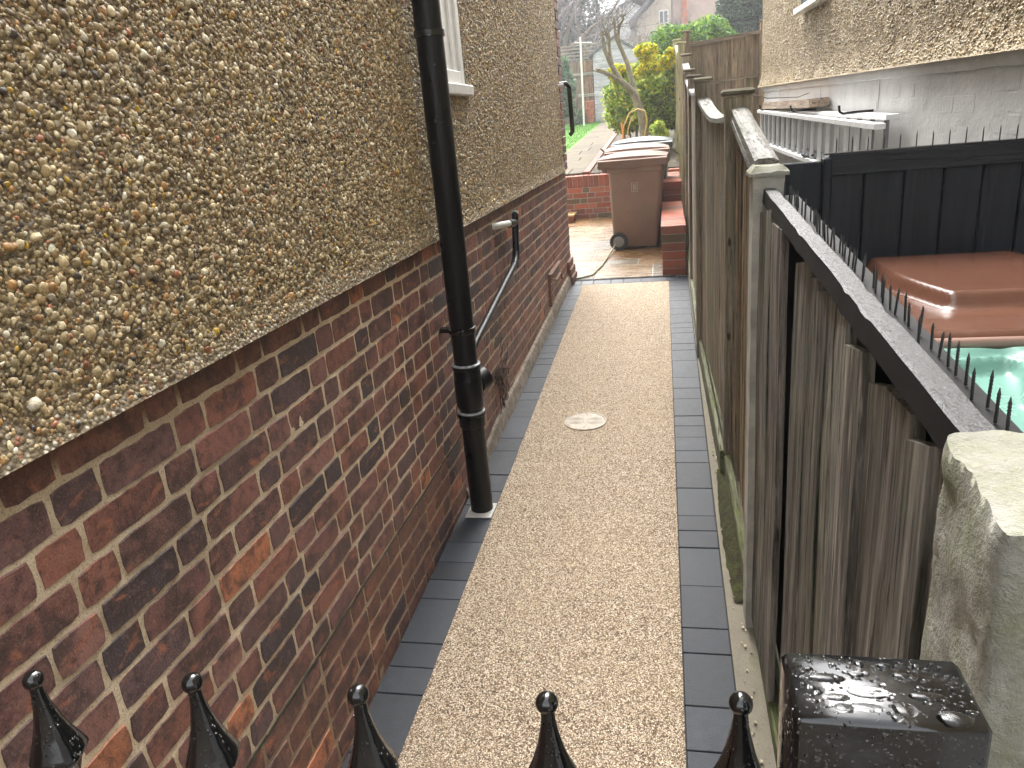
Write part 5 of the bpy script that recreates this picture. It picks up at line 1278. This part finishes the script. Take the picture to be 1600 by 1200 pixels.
# brown fence with lattice at garden end
bf = thing('garden_fence', 'brown boarded fence with horizontal lattice above at the far end of the lawn', 'fence', (-3, 26, gp(26)))
mb = MB(); x = -3.2
wcol = (.9, .55, .38)
while x < 3.6:
    k = random.uniform(.6, 1.15); mb.col = (k*1.0, k*.68, k*.5) if x > .3 and x < .8 else (k, k*.85, k*.75); mb.box(x, x+.14, 0, .015, -.1, 1.78, .002); x += .145
mb.build('boarding', M['wood'], bf)
mb = MB(); mb.col = (1.6, 1.6, 1.6)
for k in range(5): mb.box(-3.2, 3.6, -.02, .0, 1.84+k*.1, 1.88+k*.1, .002)
mb.build('lattice', M['woodx'], bf)
mb = MB(); mb.col = (2.2, 2.3, 2.4); mb.box(-.05, 3.6, -.05, -.002, 1.36, 1.44, .003); mb.box(.25, 3.6, -.05, -.002, .72, .80, .003); mb.build('rail', M['woodx'], bf)
for x in (-3.2, -1.4, .42, 2.2):
    mb = MB(); mb.col = (.8, .8, .8); mb.box(x, x+.09, .016, .10, -.1, 2.35, .003); mb.build('post', M['wood'], bf)

# ================================================================== BARE TREES
def bare_tree(name, label, base, height, seed, spread=.5, depth=6, r0=.14, mat=None, group='bare trees beyond the gardens', lean=(0, 0), nchild=(2, 3)):
    rr_ = random.Random(seed); o = thing(name, label, 'tree', base, 0, group); tk = MB(); tw = MB()
    def grow(p, d_, L, r, dep):
        pts = [p.copy()]; rs = [r]; q = p.copy(); dd_ = d_.copy(); ns = 3
        for s_ in range(ns):
            dd_ = (dd_+Vector((rr_.gauss(0, .16), rr_.gauss(0, .16), rr_.gauss(.03, .1)))).normalized(); q = q+dd_*L/ns; pts.append(q.copy()); rs.append(r*(1-.4*(s_+1)/ns))
        (tk if dep >= depth-1 else tw).tube(pts, rs, 8 if dep >= depth-1 else (5 if dep > 2 else 3), cap=False)
        if dep == 0: return
        for c in range(rr_.randint(*nchild)+(1 if dep < 3 else 0)):
            a_ = dd_.orthogonal().normalized(); a_.rotate(Matrix.Rotation(rr_.uniform(0, 6.28), 3, dd_)); nd = (dd_+a_*rr_.uniform(.35, .95)*spread*1.6).normalized(); src = pts[rr_.randint(1, ns)] if c else q
            grow(src, nd, L*rr_.uniform(.6, .85), max(r*.58, .006), dep-1)
    grow(Vector((0, 0, -.1)), Vector((lean[0], lean[1], 1)).normalized(), height*.30, r0, depth)
    tk.build('trunk', mat or M['bark'], o, smooth=True, fixn=False); meta(tw.build('crown', mat or M['twig'], o, fixn=False), kind=None)
    return o
bare_tree('bare_tree', 'large bare grey tree with tangled twigs behind the brown fence and lattice', (-4.6, 33, 2.0), 9.0, 3, .62, 7, .16)
bare_tree('bare_tree', 'bare tree with pale slanting limbs standing just left of the white gabled house', (-3.2, 29.5, 2.0), 6.5, 8, .6, 7, .10, lean=(.12, 0))
bare_tree('bare_tree', 'leaning bare tree at the far left partly hidden by the near house corner', (-6.2, 31, 2.0), 8.5, 15, .7, 7, .14, lean=(.25, 0))
bare_tree('bare_tree', 'small bare twiggy tree in front of the beige house above the bright green bush', (1.0, 27, 2.0), 5.6, 21, .6, 7, .07)
bare_tree('bare_tree', 'spindly bare tree in front of the white gable wall', (-1.55, 30, 2.0), 4.6, 27, .6, 6, .06)
# dark evergreens
shrub('evergreen_tree', 'dark green evergreen tree rising behind the cross fence at the upper right', 'tree', (2.3, 23, gp(17)), (2.55, 23, 4.15), (1.15, 1.0, 1.15), 26, 30000, .05, [(.05, .085, .045), (.08, .12, .06), (.035, .06, .035), (.11, .15, .09)], 9, stems=8, elong=1.8)
shrub('evergreen_tree', 'bluish green conifer hedge behind the bare trees at the upper left', 'tree', (-6.5, 39, 2.4), (-6.2, 39, 6.0), (3.6, 1.2, 3.6), 50, 26000, .11, [(.07, .10, .09), (.10, .14, .12), (.05, .08, .07)], 10, stems=8)
shrub('bramble_thicket', 'tangle of pale dry stems filling the gap beside the greenish fence', 'thicket', (.0, 16, gp(16)), (-.02, 16, 2.1), (.3, .5, .45), 8, 900, .05, [(.30, .26, .2), (.2, .2, .12)], 11, stems=26, elong=5)

# ================================================================== FAR HOUSES
def quadbox(mb, x0, x1, y0, y1, z0, z1): mb.box(x0, x1, y0, y1, z0, z1)
wh = thing('house', 'white gabled house in the distance behind the bare trees', 'house', (-2.4, 40, 2.5))
mb = MB(); mb.prism([(-1.45, 0), (1.35, 0), (1.35, 4.1), (.9, 4.35), (-.9, 3.55), (-1.45, 3.2)], lambda p_: Vector((p_[0], 0, p_[1])), lambda p_: Vector((p_[0], 6, p_[1]))); mb.build('wall', M['wallwhite'], wh)
mb = MB(); mb.add([(x, y, z+dz) for (x, z) in ((-2.0, 2.95), (1.1, 4.45)) for y in (-.35, 6.2) for dz in (0, .14)], [(0, 1, 3, 2), (4, 6, 7, 5), (0, 4, 5, 1), (2, 3, 7, 6), (0, 2, 6, 4), (1, 5, 7, 3)])
mb.add([(x, y, z+dz) for (x, z) in ((.9, 4.40), (3.6, 4.0)) for y in (-.35, 6.2) for dz in (0, .14)], [(0, 1, 3, 2), (4, 6, 7, 5), (0, 4, 5, 1), (2, 3, 7, 6), (0, 2, 6, 4), (1, 5, 7, 3)]); mb.build('roof', M['slate'], wh)
bh = thing('house', 'beige gabled house with a dark roof edge and white window above the bush', 'house', (.3, 38, 2.5))
mb = MB(); mb.prism([(-1.5, 0), (.02, 0), (.02, 5.0), (-.3, 4.35), (-1.5, 3.30)], lambda p_: Vector((p_[0], 0, p_[1])), lambda p_: Vector((p_[0], 7, p_[1]))); mb.build('wall', M['wallbeige'], bh)
mb = MB(); mb.box(.023, 3.2, .3, 7, 0, 5.2); mb.build('wall', M['wallpink'], bh)
mb = MB(); mb.add([(x, y, z+dz) for (x, z) in ((-1.85, 3.12), (.15, 4.92)) for y in (-.4, 7.2) for dz in (0, .16)], [(0, 1, 3, 2), (4, 6, 7, 5), (0, 4, 5, 1), (2, 3, 7, 6), (0, 2, 6, 4), (1, 5, 7, 3)]); mb.build('roof', M['slate'], bh)
mb = MB(); mb.box(-.52, -.09, -.05, .02, 3.05, 3.60, .01); wi = mb.build('window', M['white'], bh)
mb = MB(); mb.box(-.47, -.33, -.06, -.051, 3.10, 3.55); mb.box(-.28, -.14, -.06, -.051, 3.10, 3.55); mb.build('pane', M['glass'], wi)
mb = MB(); mb.tube([(.05, .25, 0), (.05, .25, 5.0)], .06, 8); mb.build('downpipe', m_plain('brown_downpipe', (.22, .17, .15), .6, .1, 5), bh)
mb = MB(); mb.box(.50, .72, .05, .29, 2.9, 4.0, .01); mb.build('chimney', M['terracotta'], bh)
# small trellis structure beyond the bush
mb = MB(); mb.box(-.35, .35, 0, .05, .95, 1.0); mb.box(-.35, .35, 0, .05, .62, .66); mb.box(.30, .35, -.0, .05, -1.6, 1.05); mb.box(-.35, -.30, 0, .05, -1.6, 1.0); mb.box(-.30, .30, .02, .03, -.2, .62)
tl = mb.build('wooden_frame', M['woodx']); tl.location = (1.80, 20, 2.65); meta(tl, 'weathered wooden frame standing between the green bush and the dark evergreen', 'frame')

# ================================================================== AIR
mb = MB(); mb.box(-45, 45, -8, 62, -1.2, 14)
hz = mb.build('haze'); meta(hz, 'thin damp winter haze over the gardens', 'haze', kind='stuff')
hm = bpy.data.materials.new('damp_air'); hm.use_nodes = True; ht = hm.node_tree; ht.nodes.clear()
pv = ht.nodes.new('ShaderNodeVolumePrincipled'); pv.inputs['Density'].default_value = .0028; pv.inputs['Color'].default_value = (.93, .95, .97, 1); pv.inputs['Anisotropy'].default_value = .3
ho_ = ht.nodes.new('ShaderNodeOutputMaterial'); ht.links.new(pv.outputs[0], ho_.inputs['Volume']); hz.data.materials.append(hm)
